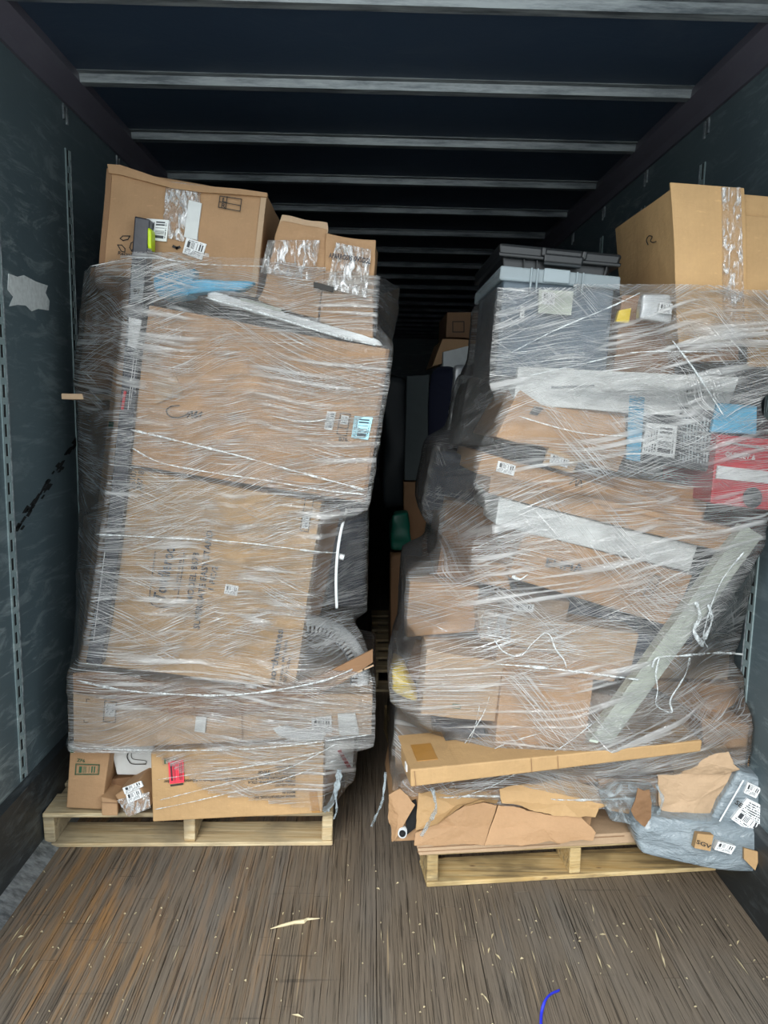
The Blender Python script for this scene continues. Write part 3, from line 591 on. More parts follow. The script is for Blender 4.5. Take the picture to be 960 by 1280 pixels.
t2 = Box('storage_tote', [(627, 332), (776, 346), (764, 470), (615, 470)], 2.34, .56, 'milky_plastic', 'milky see-through storage tote holding dark things, under the black tote', 'tote', 'stacked storage totes', make=False, stack='R')
t2.sub('body', (.03, .97, 0, .93, .02, .98), 'milky_plastic', n=3, bevel=.012)
t2.sub('rim', (-.01, 1.0, .87, 1.0, -.01, 1.01), 'milky_rim', n=3, bevel=.006)
for u in (.24, .29, .62, .67): t2.sub('rim_clip', (u, u + .016, .77, 1.0, -.03, 0), 'milky_rim', bevel=.003)
t2.sub('latch', (.35, .57, .88, 1.01, -.025, 0), 'milky_rim', bevel=.004)
t2.quad('printed_label', [(674, 362), (717, 364), (714, 394), (673, 391)], 'foam', .012); t2.quad('label_picture', [(678, 365), (694, 366), (693, 381), (677, 380)], 'label', .014); t2.quad('bar_code_label', [(651, 383), (656, 383), (655, 397), (650, 397)], 'label_side', .012)
o = Box('dark_bundle', [(636, 355), (764, 362), (754, 464), (630, 464)], 2.40, .45, 'slate_card', 'dark blue grey bundle packed inside the milky tote', 'bundle', amp=.02, rnd=.2, n=8)
b = Box('cardboard_box', [(837, 236), (972, 246), (975, 428), (848, 428)], 2.30, .50, 'kraft_gold', 'large open carton with standing front flaps, highest in its stack', amp=.004, n=8, stack='R')
b.sub('front_flap', (-.012, .67, -.01, 1.03, -.03, -.012), 'kraft_gold', amp=.004, n=5); b.sub('front_flap', (.66, 1.08, -.18, .85, -.022, -.006), 'kraft_gold', amp=.004, n=5)
b.sub('lower_flap', (.02, .58, -.13, .0, -.01, .3), 'kraft_dark', amp=.003, n=3)
b.sub('inner_flap', (.60, 1.05, .84, .97, .01, .10), 'kraft', amp=.004, n=4)
b.quad('clear_tape_strip', [(903, 234), (926, 234), (932, 425), (906, 426)], 'clear_tape', .024)
STACK['R'] += [b.p(i / 20, j / 30, -.042) for i in range(21) for j in range(-6, 31)]
# mark on its left side
A_, B_ = b.p(-.004, .5, .0), b.p(-.004, .5, 1)
def sidept(x, y):
    nn = (b.p(0, 1, 0) - b.p(0, 0, 0)).cross(b.p(0, 0, 1) - b.p(0, 0, 0)).normalized(); d_ = ray(x, y); q = b.p(0, 0, 0) + (nn if nn.x < 0 else -nn) * .005
    return CAM + d_ * ((q - CAM).dot(nn) / d_.dot(nn))
o = tube('handwriting', [sidept(x, y) for x, y in sp([(810, 306), (808, 300), (811, 295), (815, 296), (813, 301), (816, 303), (820, 302)])], .0016, 'ink', b.o, 5)
b = Rr('silver_pouch', [(803, 367), (844, 366), (843, 405), (800, 400)], 2.30, .05, 'silver_paper', 'small shiny silver pouch with bar code beside the open carton', 'pouch', amp=.006, rnd=.3, n=6, wr=.006)
b.quad('bar_code_label', [(825, 378), (841, 380), (839, 393), (823, 391)], 'label', .010)
b = Rr('wrapped_parcel', [(775, 372), (845, 372), (845, 470), (764, 470)], 2.40, .4, 'kraft_dark', 'brown wrapped parcel between the milky tote and open carton', 'parcel', amp=.015, n=8)
b.quad('yellow_print', [(774, 388), (789, 385), (786, 404), (770, 402)], 'yellow_plastic', .02)
b = Rr('white_box', [(648, 458), (925, 472), (905, 524), (642, 506)], 2.33, .5, 'white_card', 'long flat white box with faint black lettering under the milky tote', amp=.003)
b.text('Aras', (858, 490), (880, 492), 'ink', .008, 10); b.line('fine_print', [(858, 495), (878, 497)], 2.2, 'grey_plastic'); b.line('fine_print', [(690, 484), (742, 482)], 2.0, 'grey_plastic')
b = Rr('cardboard_box', [(650, 486), (800, 520), (772, 590), (620, 546)], (2.33, 2.36, 2.30), .5, 'kraft', 'tilted flat carton edge below the long white box', amp=.004)
b.quad('dark_print', [(668, 508), (680, 510), (672, 519), (662, 517)], 'ink', .007)
b = Rr('cardboard_box', [(690, 585), (890, 610), (880, 650), (700, 640)], 2.42, .5, 'kraft', 'brown carton recessed behind the long slim cartons', amp=.01)
b = Rr('black_box', [(786, 492), (912, 510), (902, 592), (782, 575)], 2.335, .45, 'dark_card', 'dark printed box with blue band and large white label', amp=.002)
b.quad('blue_band', [(787, 494), (806, 497), (800, 577), (783, 574)], 'blue_card', .006); b.quad('white_label', [(808, 528), (847, 532), (843, 573), (802, 566)], 'label_side', .008); b.quad('printed_columns', [(850, 508), (905, 515), (895, 588), (847, 580)], 'print_grey', .006)
b = Rr('blue_box', [(897, 504), (947, 507), (946, 543), (888, 541)], 2.315, .4, 'blue_card', 'plain light blue box on top of the red box', amp=.002)
b = Rr('red_box', [(896, 543), (985, 551), (975, 640), (888, 629)], 2.29, .4, 'red_card', 'red box with white stripe and round dark dial printed', amp=.002)
b.quad('white_stripe', [(897, 582), (982, 592), (980, 606), (895, 598)], 'white_paper', .006); b.text('QUIKSET &', (906, 570), (944, 575), 'white_ink', .007, 6); b.line('fine_print', [(908, 553), (952, 560)], 2.2, 'silver_paper')
b.line('stripe_print', [(915, 588), (915, 593)], 1.0); b.line('stripe_print', [(912, 596), (918, 597)], 1.0)
cc = [(941 + 12 * math.cos(a), 622 + 13 * math.sin(a)) for a in [i * math.pi / 10 for i in range(20)]]
sheet(b, 'round_dial', cc, 'dark_card', .007, .002)
b = Rr('plastic_bag', [(622, 549), (686, 561), (678, 586), (628, 572)], 2.27, .1, 'black_plastic', 'small glossy black plastic bag wedged above the slim cartons', 'bag', amp=.008, rnd=.3, n=7, wr=.006)
b = Rr('small_box', [(686, 559), (725, 574), (716, 592), (678, 581)], 2.27, .25, 'kraft_gold', 'small orange brown box with white bar code next to the black bag', amp=.001, n=4)
b.quad('bar_code_label', [(689, 567), (712, 575), (709, 585), (687, 578)], 'label', .006)
b = Rr('cardboard_box', [(604, 566), (880, 640), (872, 664), (596, 592)], (2.29, 2.33, 2.29), .45, 'kraft', 'long slim carton with white bar code at its end, upper of the slim pair', amp=.003)
b.quad('bar_code_label', [(623, 576), (645, 582), (642, 595), (620, 589)], 'label', .007); b.line('handwriting', sp([(712, 605), (720, 598), (720, 608), (726, 600), (727, 609)]), 1.2)
b = Rr('cardboard_box', [(614, 593), (926, 664), (918, 694), (610, 617)], (2.29, 2.28, 2.29), .45, 'kraft', 'long slim carton, lower of the slim pair, ending at the foam strip', amp=.003)
b.line('seam', [(640, 604), (905, 668)], .8, 'kraft_dark')
b = Rr('white_box', [(624, 621), (872, 684), (862, 716), (620, 656)], (2.29, 2.31, 2.29), .45, 'white_card', 'white carton with rounded end below the slim cartons', amp=.006)
b = Rr('cardboard_box', [(656, 664), (866, 720), (838, 783), (636, 722)], (2.30, 2.30, 2.27), .45, 'kraft', 'tilted carton with capital letters handwritten in marker', amp=.005)
b.text('EHHA', (681, 707), (728, 716), 'blue_ink', .008, 11); b.line('printed_table', [(818, 719), (826, 722), (813, 747), (804, 744)], 1.2, closed=True, off=.008); b.line('printed_table', [(813, 728), (821, 731)], 1., off=.008); b.line('printed_table', [(809, 736), (817, 739)], 1., off=.008)
b.quad('tape_flap', [(657, 668), (686, 676), (662, 708), (640, 703)], 'brown_tape', .006)
b = Rr('cardboard_box', [(592, 698), (633, 706), (640, 738), (594, 726)], 2.33, .4, 'kraft', 'small brown carton corner jutting out left of the marker-lettered carton'.replace('left of', 'beside'), amp=.006)
b = Rr('cardboard_box', [(632, 746), (712, 752), (705, 782), (628, 778)], 2.31, .4, 'kraft_grey', 'small dull carton with bar code sticker below the marker-lettered carton', amp=.006)
b.quad('bar_code_label', [(643, 755), (668, 756), (666, 765), (642, 764)], 'label', .009)
b = Rr('dark_wrapped_box', [(640, 735), (870, 790), (860, 820), (690, 800)], 2.42, .4, 'slate_card', 'dark grey box in the gap below the marker-lettered carton', amp=.006)
b = Rr('cardboard_box', [(597, 762), (800, 793), (790, 836), (602, 800)], 2.29, .45, 'kraft_pale', 'pale carton with battered white taped end', amp=.006)
b.quad('clear_tape_strip', [(597, 762), (640, 769), (638, 800), (600, 795)], 'clear_tape', .012)
b = Rr('cardboard_box', [(622, 806), (778, 832), (768, 852), (618, 838)], 2.29, .45, 'kraft', 'thin brown carton lying beneath the pale taped carton', amp=.004)
b = Rr('blue_grey_box', [(788, 792), (828, 796), (822, 838), (776, 838)], 2.33, .4, 'slate_card', 'blue grey box behind the foam strip', amp=.004)
b = Rr('cardboard_box', [(534, 812), (630, 828), (626, 903), (527, 893)], 2.29, .5, 'kraft_pale', 'pale carton with bright film glare, beside the plain square carton', amp=.006)
b.line('printed_table', [(566, 880), (576, 881), (575, 886), (566, 885)], 1.0, 'green_ink', closed=True)
b = Rr('cardboard_box', [(628, 838), (742, 850), (730, 950), (618, 938)], (2.28, 2.28, 2.24), .5, 'kraft', 'plain square carton resting on the long golden carton', amp=.004)
b = Rr('cardboard_box', [(512, 727), (600, 735), (592, 788), (508, 798)], 2.42, .45, 'kraft', 'brown carton at the outer side of the stack above the yellow bag', amp=.008)
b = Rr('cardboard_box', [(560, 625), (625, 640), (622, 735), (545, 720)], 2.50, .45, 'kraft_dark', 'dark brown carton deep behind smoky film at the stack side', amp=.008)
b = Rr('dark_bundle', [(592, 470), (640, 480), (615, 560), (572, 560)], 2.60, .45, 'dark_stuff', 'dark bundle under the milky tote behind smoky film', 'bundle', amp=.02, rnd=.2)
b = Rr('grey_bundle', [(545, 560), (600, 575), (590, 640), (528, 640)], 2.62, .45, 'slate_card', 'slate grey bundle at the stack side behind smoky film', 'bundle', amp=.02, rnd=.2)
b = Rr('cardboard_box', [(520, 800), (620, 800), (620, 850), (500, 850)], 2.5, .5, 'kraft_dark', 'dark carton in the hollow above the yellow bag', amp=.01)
b = Rr('cardboard_box', [(500, 870), (560, 880), (560, 990), (490, 990)], 2.46, .5, 'kraft_grey', 'grey brown carton inside the lower film beside the yellow bag', amp=.01)
b = Rr('yellow_bag', [(488, 838), (506, 845), (528, 885), (486, 868)], 2.33, .2, 'yellow_plastic', 'crinkled bright yellow plastic bag at the outer edge', 'bag', amp=.012, rnd=.6, n=9, wr=.012)
b = Rr('dark_bundle', [(540, 905), (610, 915), (610, 945), (545, 935)], 2.36, .3, 'slate_card', 'dark glossy bundle above the long golden carton', 'bundle', amp=.012, rnd=.2, wr=.01)
# right-hand column behind the foam strip
b = Rr('padded_bundle', [(852, 700), (958, 705), (930, 800), (800, 800)], 2.42, .35, 'grey_pad', 'grey padded bundle behind the upper half of the foam strip', 'bundle', amp=.02, rnd=.3, n=8, wr=.012)
b = Rr('cardboard_box', [(820, 806), (912, 812), (910, 850), (800, 848)], 2.40, .4, 'kraft_pale', 'pale carton under the grey padded bundle', amp=.006)
b = Rr('cardboard_box', [(800, 850), (885, 855), (942, 862), (890, 905)], 2.38, .4, 'kraft', 'brown carton with a sharp corner pushing the film toward the wall', amp=.006)
b = Rr('cardboard_box', [(705, 862), (880, 880), (876, 925), (750, 930)], 2.40, .4, 'kraft_grey', 'dull carton behind the lower end of the foam strip', amp=.008)
b = Rr('cardboard_box', [(876, 898), (962, 912), (958, 972), (880, 960)], 2.30, .4, 'kraft', 'brown carton with small square symbol above the upper grey mailer', amp=.006)
b.line('printed_symbol', [(934, 943), (944, 944), (943, 957), (933, 956)], 1., closed=True, off=.007); recycle(b, 938.5, 950, 4.5)
# foam strip: L-section bar
fs_ = Rr('foam_strip', [(928, 655), (954, 670), (764, 932), (735, 925)], (2.26, 2.26, 2.20), .035, 'foam', 'long pale foam corner strip slanting down across the cartons', 'foam strip', amp=.002, n=6)
fs_.sub('foam_ridge', (0, .38, 0, 1, -.3, 0), 'foam', amp=.002, n=6); 
# --- lower layer
b = Box('long_carton', [(513, 962), (878, 926), (876, 940), (513, 984)], (2.11, 2.23, 2.11), .17, 'kraft_gold', 'long golden brown carton with taped end lying across the lower stack', amp=.002, n=6)
LC = b
tp = b.sub('top_panel', (0, .155, 1.0, 1.03, .0, 1.35), 'kraft_gold', amp=.001, n=3)
b.sub('tape_strip', (.03, .10, 1.02, 1.06, .25, .9), 'brown_tape', n=2); b.line('seam', [(518, 964), (520, 983)], .9, 'kraft_dark'); b.line('seam', [(664, 948), (665, 966)], .9, 'kraft_dark'); b.line('seam', [(697, 945), (698, 962)], .9, 'kraft_dark')
b.sub('end_label', (-.004, 0, .4, .8, .3, .45), 'white_paper', bevel=0)
b = Rr('flattened_carton', [(700, 968), (905, 930), (922, 962), (700, 985)], 2.33, .35, 'kraft', 'flattened brown carton sheets under the long golden carton', amp=.010, n=9)
b.line('tape_edge', [(822, 935), (822, 960)], 3.0, 'kraft_gold', .01)
b = Rr('open_carton', [(500, 990), (745, 990), (735, 1040), (494, 1052)], (2.34, 2.36, 2.30), .55, 'kraft', 'crushed open carton with curled flaps at the bottom of the stack', amp=.012, n=10)
OC = b
b.quad('opening_shade', [(507, 1006), (520, 1000), (526, 1030), (508, 1044)], 'hole', .016)  # flat black patch painting the shade inside the carton's mouth
CL = bpy.data.textures.new('crumple', 'CLOUDS'); CL.noise_scale = .07; CL.noise_depth = 3
def crumpled(o, st=.016, lv=4):
    m_ = o.modifiers.new('split', 'SUBSURF'); m_.subdivision_type = 'SIMPLE'; m_.levels = m_.render_levels = lv
    d_ = o.modifiers.new('crumple', 'DISPLACE'); d_.texture = CL; d_.texture_coords = 'GLOBAL'; d_.strength = st; d_.mid_level = .5; d_.direction = 'RGB_TO_XYZ'
    return o
def curl(bb, name, outline, offs, m, n=1, th=.006):
    """sheet with per-vertex distance from the front face, so that it bends"""
    P_ = [bb.f(x, y, o_) for (x, y), o_ in zip(outline, offs)]; k = len(P_)
    c = sum(P_, Vector()) / k + bb.nrm * (sum(offs) / k * .0 + .008)
    vs = P_ + [c] + [q - bb.nrm * th for q in P_] + [c - bb.nrm * th]
    fs = [((i + 1) % k, i, k) for i in range(k)] + [(k + 1 + i, k + 1 + (i + 1) % k, 2 * k + 1) for i in range(k)] + [(i, (i + 1) % k, k + 1 + (i + 1) % k, k + 1 + i) for i in range(k)]
    return crumpled(mesh_obj(name, vs, fs, m, bb.o, P_[0]))
curl(b, 'curled_flap', [(524, 990), (560, 985), (600, 988), (625, 995), (622, 1003), (600, 1002), (580, 1005), (560, 1020), (545, 1032), (520, 1038), (522, 1010)], [.03, .02, .02, .03, .06, .07, .07, .07, .06, .03, .03], 'kraft_gold')
curl(b, 'torn_flap', [(625, 985), (700, 975), (765, 985), (758, 1008), (748, 1012), (744, 1022), (722, 1022), (700, 1020), (660, 1012), (628, 1003)], [.05, .05, .05, .07, .07, .08, .09, .08, .08, .06], 'kraft_gold')
curl(b, 'lower_panel', [(545, 1032), (560, 1020), (582, 1006), (622, 1005), (612, 1035), (606, 1055), (560, 1056), (518, 1057), (520, 1040)], [.05, .06, .06, .05, .05, .06, .06, .06, .05], 'kraft')
curl(b, 'lower_panel', [(624, 1005), (680, 1018), (725, 1022), (745, 1040), (742, 1050), (690, 1054), (606, 1056), (613, 1035)], [.05, .07, .08, .09, .09, .08, .06, .05], 'kraft')
curl(b, 'corner_flap', [(487, 992), (500, 985), (519, 1006), (508, 1025), (494, 1050), (490, 1052), (486, 1020)], [.03, .04, .05, .05, .04, .03, .02], 'kraft')
o = tube('cardboard_tube', [at(503, 1042, 2.235), at(505, 1022, 2.60)], .0145, 'white_plastic', None, 16); tag(o, 'white round tube end poking out of the crushed open carton', 'tube')
tube('tube_hole', [at(503, 1042, 2.228), at(503, 1042, 2.236)], .0105, 'hole', o, 14)
b = Rr('flat_cardboard', [(520, 1054), (805, 1040), (803, 1053), (524, 1070)], (2.255, 2.32, 2.25), .7, 'kraft_pale', 'layered flat cardboard sheets lying directly on the yellowish pallet', 'cardboard', amp=.003, n=8, film=False)
b.line('sheet_edge', [(522, 1060), (780, 1045)], 1., 'kraft_dark', .005); b.line('sheet_edge', [(522, 1065), (700, 1055)], .8, 'kraft_dark', .005)
b = Rr('torn_carton', [(745, 975), (905, 965), (890, 1032), (760, 1015)], 2.30, .3, 'kraft', 'torn brown carton panel behind the grey mailers', amp=.012, n=9)
curl(b, 'torn_panel', [(822, 968), (920, 958), (922, 970), (905, 985), (896, 1000), (892, 1030), (860, 1026), (832, 1018), (824, 1008)], [.02, .02, .03, .03, .03, .04, .04, .03, .02], 'kraft_pale')
curl(b, 'torn_panel', [(840, 940), (905, 930), (918, 955), (925, 962), (905, 968), (842, 966)], [.02, .03, .04, .05, .04, .02], 'kraft_pale')
b = Rr('clear_bag', [(748, 998), (820, 975), (815, 1030), (760, 1030)], 2.25, .08, 'clear_bag', 'crumpled clear plastic bag with brown scrap behind the lower mailer', 'bag', amp=.02, rnd=.5, n=9, wr=.02, film=False)
crumpled(sheet(b, 'brown_scrap', [(798, 984), (806, 988), (812, 987), (815, 1004), (813, 1024), (806, 1034), (795, 1027), (789, 1012), (795, 999)], 'kraft_dark', .035, .003), .012)
b = Rr('plastic_mailer', [(790, 1014), (972, 1040), (954, 1102), (796, 1072)], (2.24, 2.18, 2.20), .20, 'poly_mailer', 'long grey plastic mailer bulging over the pallet edge, lower of two', 'mailer', 'grey plastic mailers', amp=.012, rnd=.55, n=12, wr=.009, film=False)
b.quad('brown_patch', [(872, 1042), (892, 1044), (888, 1064), (868, 1060)], 'kraft_gold', .035); b.text('SGV', (870, 1054), (888, 1061), 'ink', .040, 5); b.quad('bar_code_label', [(898, 1052), (920, 1058), (914, 1068), (893, 1062)], 'label', .032); b.quad('brown_patch', [(930, 1060), (952, 1066), (944, 1088), (930, 1074)], 'kraft_gold', .012)
b = Rr('plastic_mailer', [(922, 962), (985, 984), (950, 1060), (882, 1030)], (2.25, 2.22, 2.24), .14, 'poly_mailer', 'upper grey plastic mailer with big white shipping label', 'mailer', 'grey plastic mailers', amp=.004, rnd=.12, n=12, wr=.003, film=False)
b.quad('shipping_label', [(934, 998), (962, 1012), (946, 1046), (914, 1024)], 'label_big', .014); b.quad('small_label', [(935, 978), (952, 986), (945, 998), (930, 991)], 'label', .012); b.text('SE', (918, 1004), (926, 1010), 'ink', .024, 6); b.line('heat_seal', [(929, 976), (900, 1026)], 2.0, 'white_plastic', .02)

# ------------------------------------------------------------------ third stack, deep in the trailer
def B(*a, **k): return Box(*a, **k)
pb = pallet('pallet', (.02, 4.0, 0), 0, 'pallet_wood', 'shadowed wooden pallet deep in the trailer under the far stack')
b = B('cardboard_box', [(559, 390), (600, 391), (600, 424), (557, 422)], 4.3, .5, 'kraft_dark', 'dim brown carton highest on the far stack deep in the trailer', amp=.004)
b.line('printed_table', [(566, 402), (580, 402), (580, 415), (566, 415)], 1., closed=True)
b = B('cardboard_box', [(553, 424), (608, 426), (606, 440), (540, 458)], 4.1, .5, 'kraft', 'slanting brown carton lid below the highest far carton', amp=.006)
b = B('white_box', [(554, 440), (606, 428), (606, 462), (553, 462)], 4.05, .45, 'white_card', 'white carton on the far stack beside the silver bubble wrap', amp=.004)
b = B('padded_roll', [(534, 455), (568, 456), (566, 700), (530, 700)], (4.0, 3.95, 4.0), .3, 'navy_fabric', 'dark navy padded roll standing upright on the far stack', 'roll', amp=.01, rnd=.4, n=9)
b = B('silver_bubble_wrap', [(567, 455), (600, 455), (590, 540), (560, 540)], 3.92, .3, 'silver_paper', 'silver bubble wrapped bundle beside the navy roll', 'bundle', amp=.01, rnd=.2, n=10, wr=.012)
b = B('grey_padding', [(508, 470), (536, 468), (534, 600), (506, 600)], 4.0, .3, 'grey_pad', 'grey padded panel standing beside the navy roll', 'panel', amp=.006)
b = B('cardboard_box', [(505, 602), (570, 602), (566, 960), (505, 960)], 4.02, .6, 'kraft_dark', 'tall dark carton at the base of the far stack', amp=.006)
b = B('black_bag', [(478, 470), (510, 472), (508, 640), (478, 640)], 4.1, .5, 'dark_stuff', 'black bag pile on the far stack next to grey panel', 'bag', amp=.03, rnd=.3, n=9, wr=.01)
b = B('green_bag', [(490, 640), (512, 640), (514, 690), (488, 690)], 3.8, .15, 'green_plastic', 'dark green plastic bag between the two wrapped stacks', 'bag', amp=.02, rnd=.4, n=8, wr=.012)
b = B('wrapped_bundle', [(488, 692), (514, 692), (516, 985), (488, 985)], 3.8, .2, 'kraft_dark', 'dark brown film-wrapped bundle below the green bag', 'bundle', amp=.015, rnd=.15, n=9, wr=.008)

# ------------------------------------------------------------------ stretch film pulled round each stack
def hull2(pts):
    pts = sorted(set(pts))
    if len(pts) < 3: return pts
    def half(ps):
        h = []
        for p in ps:
            while len(h) >= 2 and (h[-1][0] - h[-2][0]) * (p[1] - h[-2][1]) - (h[-1][1] - h[-2][1]) * (p[0] - h[-2][0]) <= 0: h.pop()
            h.append(p)
        return h
    a, b_ = half(pts), half(pts[::-1]); return a[:-1] + b_[:-1]
FILM = {}
def film(key, cx, cy, zlo, zhi, m, label, off=.010, win=.035, N=420, bot=None, top=None):
    P_ = np.array([tuple(p) for p in STACK[key]]); dz = .011; zs = np.arange(zlo, zhi, dz); th = np.linspace(0, 2 * math.pi, N, endpoint=False); rad = np.zeros((len(zs), N))
    for i, z in enumerate(zs):
        q = P_[np.abs(P_[:, 2] - z) < win]
        h = hull2([(round(a, 4), round(b_, 4)) for a, b_ in q[:, :2]]); H = np.array(h); H2 = np.roll(H, -1, 0)
        for A, B2 in zip(H, H2):
            d = B2 - A; dx, dy = np.cos(th), np.sin(th); ox, oy = A[0] - cx, A[1] - cy
            den = dx * d[1] - dy * d[0]
            with np.errstate(divide='ignore', invalid='ignore'):
                t_ = (ox * d[1] - oy * d[0]) / den; s_ = (ox * dy - oy * dx) / den
            ok = (t_ > 0) & (s_ >= -1e-6) & (s_ <= 1 + 1e-6) & np.isfinite(t_); rad[i, ok] = np.maximum(rad[i, ok], t_[ok])
    rad[rad == 0] = .3
    k = 3; mx = np.array([rad[max(0, i - 2):i + 3].max(0) for i in range(len(zs))])
    g = np.exp(-np.arange(-4, 5) ** 2 / 6.); g /= g.sum(); pad = np.pad(mx, ((4, 4), (0, 0)), 'edge'); sm = sum(g[j] * pad[j:j + len(zs)] for j in range(9))
    sm = np.maximum(sm, rad) * .5 + sm * .5 + off
    vs = []
    for i, z in enumerate(zs):
        for j, a in enumerate(th):
            c_, s_ = math.cos(a), math.sin(a); q = noise.noise(Vector((c_ * 5, s_ * 5, z * 24))) * .0045 + noise.noise(Vector((c_ * 14, s_ * 14, z * 60 + 9))) * .002
            r_ = sm[i, j] + q + .002; r_ = min(r_, (1.232 - cx) / c_) if c_ > .01 else r_; vs.append((cx + c_ * r_, cy + s_ * r_, z))
    fs, uvs = [], []
    arc = 2 * math.pi * .75 / N
    for i in range(len(zs) - 1):
        for j in range(N):
            z = zs[i]; x = vs[i * N + j][0]
            if bot and z < bot(x): continue
            if top and z > top(x): continue
            j2 = (j + 1) % N; fs.append((i * N + j, i * N + j2, (i + 1) * N + j2, (i + 1) * N + j))
            uvs.append([(j * arc, zs[i]), ((j + 1) * arc, zs[i]), ((j + 1) * arc, zs[i + 1]), (j * arc, zs[i + 1])])
    o = mesh_obj('stretch_film', vs, fs, m, None, (cx, cy, zlo), True, uvs); tag(o, label, 'plastic wrap')
    FILM[key] = (o, BVHTree.FromPolygons([Vector(v) for v in vs], fs)); return o
def lerpf(pts):
    xs, zs = zip(*pts); return lambda x: float(np.interp(x, xs, zs))
zz = lambda x, y, Y: at(x, y, Y).z
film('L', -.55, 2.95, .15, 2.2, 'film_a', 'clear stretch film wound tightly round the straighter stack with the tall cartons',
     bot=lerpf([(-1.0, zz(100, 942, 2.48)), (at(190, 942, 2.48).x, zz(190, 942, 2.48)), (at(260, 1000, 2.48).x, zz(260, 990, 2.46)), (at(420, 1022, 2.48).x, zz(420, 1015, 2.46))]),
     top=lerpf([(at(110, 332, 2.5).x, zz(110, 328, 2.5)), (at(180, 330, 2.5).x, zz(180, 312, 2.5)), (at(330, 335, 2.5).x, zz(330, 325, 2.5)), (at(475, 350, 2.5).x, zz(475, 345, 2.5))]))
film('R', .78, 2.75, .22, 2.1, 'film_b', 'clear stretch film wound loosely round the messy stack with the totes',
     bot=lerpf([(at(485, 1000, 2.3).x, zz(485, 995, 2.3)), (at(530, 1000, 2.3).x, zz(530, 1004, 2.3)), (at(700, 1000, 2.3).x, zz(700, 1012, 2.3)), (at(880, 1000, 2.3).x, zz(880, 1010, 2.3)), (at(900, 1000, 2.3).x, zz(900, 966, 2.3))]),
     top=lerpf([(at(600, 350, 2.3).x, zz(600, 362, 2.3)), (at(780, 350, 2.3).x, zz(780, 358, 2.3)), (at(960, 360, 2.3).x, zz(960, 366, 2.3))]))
def strand(key, px, wpx, flat=.35, name='film_strand', jit=.15):
    o, bv = FILM[key]; pts = []
    dense = [tuple(v)[:2] for v in spline([Vector((x, y, 0)) for x, y in px], 8)]
    Ylast = None
    for x, y in dense:
        d = ray(x, y).normalized(); hit = bv.ray_cast(CAM, d)
        q = hit[0] if hit[0] is not None else None
        if q is None or (Ylast and abs(q.y - Ylast) > .15): q = at(x, y, Ylast or 2.4)
        Ylast = q.y; pts.append(q - d * .008)
    w = [wpx * .38 * Ylast / F * (.75 + .9 * noise.noise(q * 22)) for q in pts]; w[0] *= .3; w[-1] *= .3
    return tube(name, pts, w, 'film_rope', o, 7, flat, jitter=jit)
for px, w in [([(165, 560), (200, 578), (260, 590), (330, 600), (400, 612), (455, 618)], 3), ([(163, 537), (230, 553), (300, 570), (380, 592), (455, 612)], 4), ([(258, 372), (330, 392), (400, 414), (470, 432)], 5),
              ([(95, 850), (150, 862), (220, 868), (300, 868), (400, 852), (462, 826)], 4), ([(120, 668), (200, 672), (300, 678), (400, 690), (425, 690)], 3), ([(92, 935), (200, 938), (330, 935), (465, 918)], 3),
              ([(400, 940), (330, 955), (260, 965), (195, 975)], 2.5), ([(420, 930), (360, 960), (280, 980), (200, 1000)], 2.2), ([(420, 950), (350, 975), (250, 1000), (193, 1012)], 1.8), ([(112, 333), (180, 322), (250, 330), (330, 333)], 2), ([(340, 520), (380, 527), (408, 524)], 2.2)]:
    strand('L', px, w)
for px, w in [([(618, 800), (630, 815), (650, 820), (665, 805), (680, 792), (688, 795), (695, 812), (705, 825), (708, 835)], 4), ([(815, 835), (822, 822), (850, 820), (870, 818), (900, 816), (930, 818)], 4.5),
              ([(824, 822), (820, 842), (822, 862), (820, 880), (830, 888), (840, 890), (838, 875), (850, 855), (858, 840), (862, 822)], 3.4), ([(870, 752), (875, 770), (868, 790), (880, 808)], 9), ([(885, 755), (890, 775), (880, 800)], 6),
              ([(640, 720), (650, 724), (660, 718)], 9), ([(620, 830), (680, 835), (740, 842), (800, 850)], 5), ([(640, 440), (700, 410), (760, 385), (800, 366)], 2.5), ([(840, 425), (870, 465), (905, 520)], 3.5), ([(530, 775), (560, 790)], 1.8),
              ([(530, 1000), (600, 995), (700, 1000), (800, 998)], 5), ([(560, 960), (600, 900), (612, 870)], 2.4), ([(566, 965), (590, 920), (600, 880)], 1.8), ([(575, 968), (620, 935), (680, 915)], 1.8), ([(648, 520), (720, 540), (780, 545)], 2.2), ([(660, 470), (740, 452), (800, 440), (900, 440)], 2), ([(930, 690), (900, 730), (880, 790), (885, 810)], 3), ([(560, 1002), (620, 980), (700, 935), (740, 905)], 2.2)]:
    strand('R', px, w)
# loose tails of film
def crumple(name, pts, w, label, par=None, m='clear_bag'):
    o = tube(name, spline(pts, 5), [w * .6 * R.uniform(.5, 1.2) for _ in range((len(pts) - 1) * 5 + 1)], m, par, 9, .5, jitter=.9, smooth=False)
    if label: tag(o, label, 'plastic wrap')
    return o
crumple('film_tail', [at(424, 962, 2.46), at(421, 985, 2.45), at(414, 1003, 2.44), at(405, 1015, 2.43)], .016, None, FILM['L'][0]); crumple('film_tail', [at(418, 985, 2.45), at(421, 1010, 2.43), at(417, 1024, 2.42)], .006, None, FILM['L'][0])
crumple('film_tail', [at(540, 985, 2.18), at(545, 1010, 2.18), at(535, 1030, 2.18), at(527, 1045, 2.18)], .010, None, FILM['R'][0]); crumple('film_tail', [at(482, 965, 2.28), at(478, 1000, 2.27), at(470, 1020, 2.27), at(464, 1033, 2.26)], .006, None, FILM['R'][0], 'clear_bag'); crumple('film_tail', [at(820, 980, 2.2), at(828, 1000, 2.19), at(822, 1018, 2.18)], .009, None, FILM['R'][0])
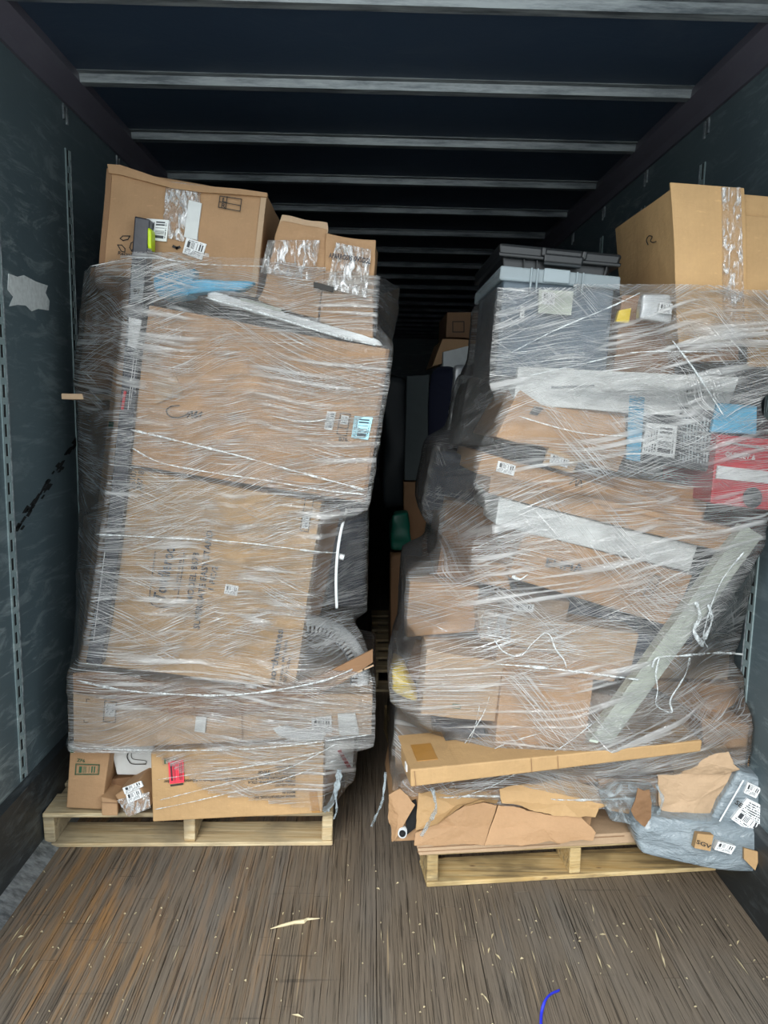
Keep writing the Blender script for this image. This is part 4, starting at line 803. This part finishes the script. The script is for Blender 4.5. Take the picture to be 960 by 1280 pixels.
# ------------------------------------------------------------------ litter on the floor
P2 = [onz(x, y, .006) for x, y in ((338, 1161), (352, 1157), (368, 1153), (380, 1152), (384, 1149), (400, 1148))]
o = tube('wood_splinter', P2, [.001, .005, .006, .008, .005, .001], 'splinter', None, 5, .6, smooth=False); tag(o, 'long pale wood splinter lying alone on the dark floor', 'splinter')
o = tube('plastic_strap', spline([onz(x, y, z) for x, y, z in ((699, 1238, .02), (688, 1243, .03), (681, 1252, .03), (677, 1266, .015), (676, 1282, .006))], 6), .0045, 'blue_strip', None, 7, .5); tag(o, 'curved bright blue plastic strip standing off the floor', 'strip')
sv, sf = [], []
def chip(x, y, dx, dy, w):
    a, b_ = onz(x, y, .003), onz(x + dx, y + dy, .004); d = (b_ - a); s_ = Vector((-d.y, d.x, 0)).normalized() * w; k = len(sv); m_ = (a + b_) / 2 + Vector((0, 0, .003))
    sv.extend([a, m_ + s_, b_, m_ - s_, (a + b_) / 2 - Vector((0, 0, .002))]); sf.extend([(k, k + 1, k + 2, k + 3), (k, k + 3, k + 4), (k + 3, k + 2, k + 4), (k + 2, k + 1, k + 4), (k + 1, k, k + 4)])
for c_ in [(364, 1268, 16, 4, .004), (617, 1166, -3, 8, .003), (612, 1184, -2, 8, .003), (619, 1192, 7, 8, .003), (655, 1198, -5, 1, .004), (749, 1168, 9, 0, .002), (758, 1205, 6, 6, .002), (740, 1130, 3, 14, .002), (818, 1160, 8, 30, .0028), (826, 1190, 6, 20, .0028), (745, 1190, 8, 22, .002), (577, 1200, 3, 18, .002), (541, 1170, 4, 25, .0015), (20, 1190, -8, 20, .002), (30, 1170, -8, 2, .003), (200, 1135, 3, 1, .003), (305, 1225, 3, 2, .004), (355, 1140, -2, 4, .003), (452, 1204, 2, 1, .003), (924, 1175, -3, 6, .003), (470, 1110, 5, 2, .003), (495, 1105, 4, -2, .003), (612, 1255, -10, -14, .002), (50, 1165, 4, 0, .003), (532, 1258, -3, 2, .003)]: chip(*c_)
for _ in range(150):
    x, y = R.uniform(0, 960), R.uniform(1070, 1280); a = R.uniform(-1, 1); chip(x, y, R.uniform(-4, 4), R.uniform(-3, 3), .0013)
for _ in range(26):
    x = R.uniform(20, 940); y = R.uniform(1110, 1220); k = R.uniform(10, 30); chip(x, y, (x - 465) / 600 * k, k, .0009)
o = mesh_obj('wood_litter', sv, sf, 'splinter'); tag(o, 'scattered tiny wood chips and slivers all over the floor', 'debris', kind='stuff')
finish_texts()
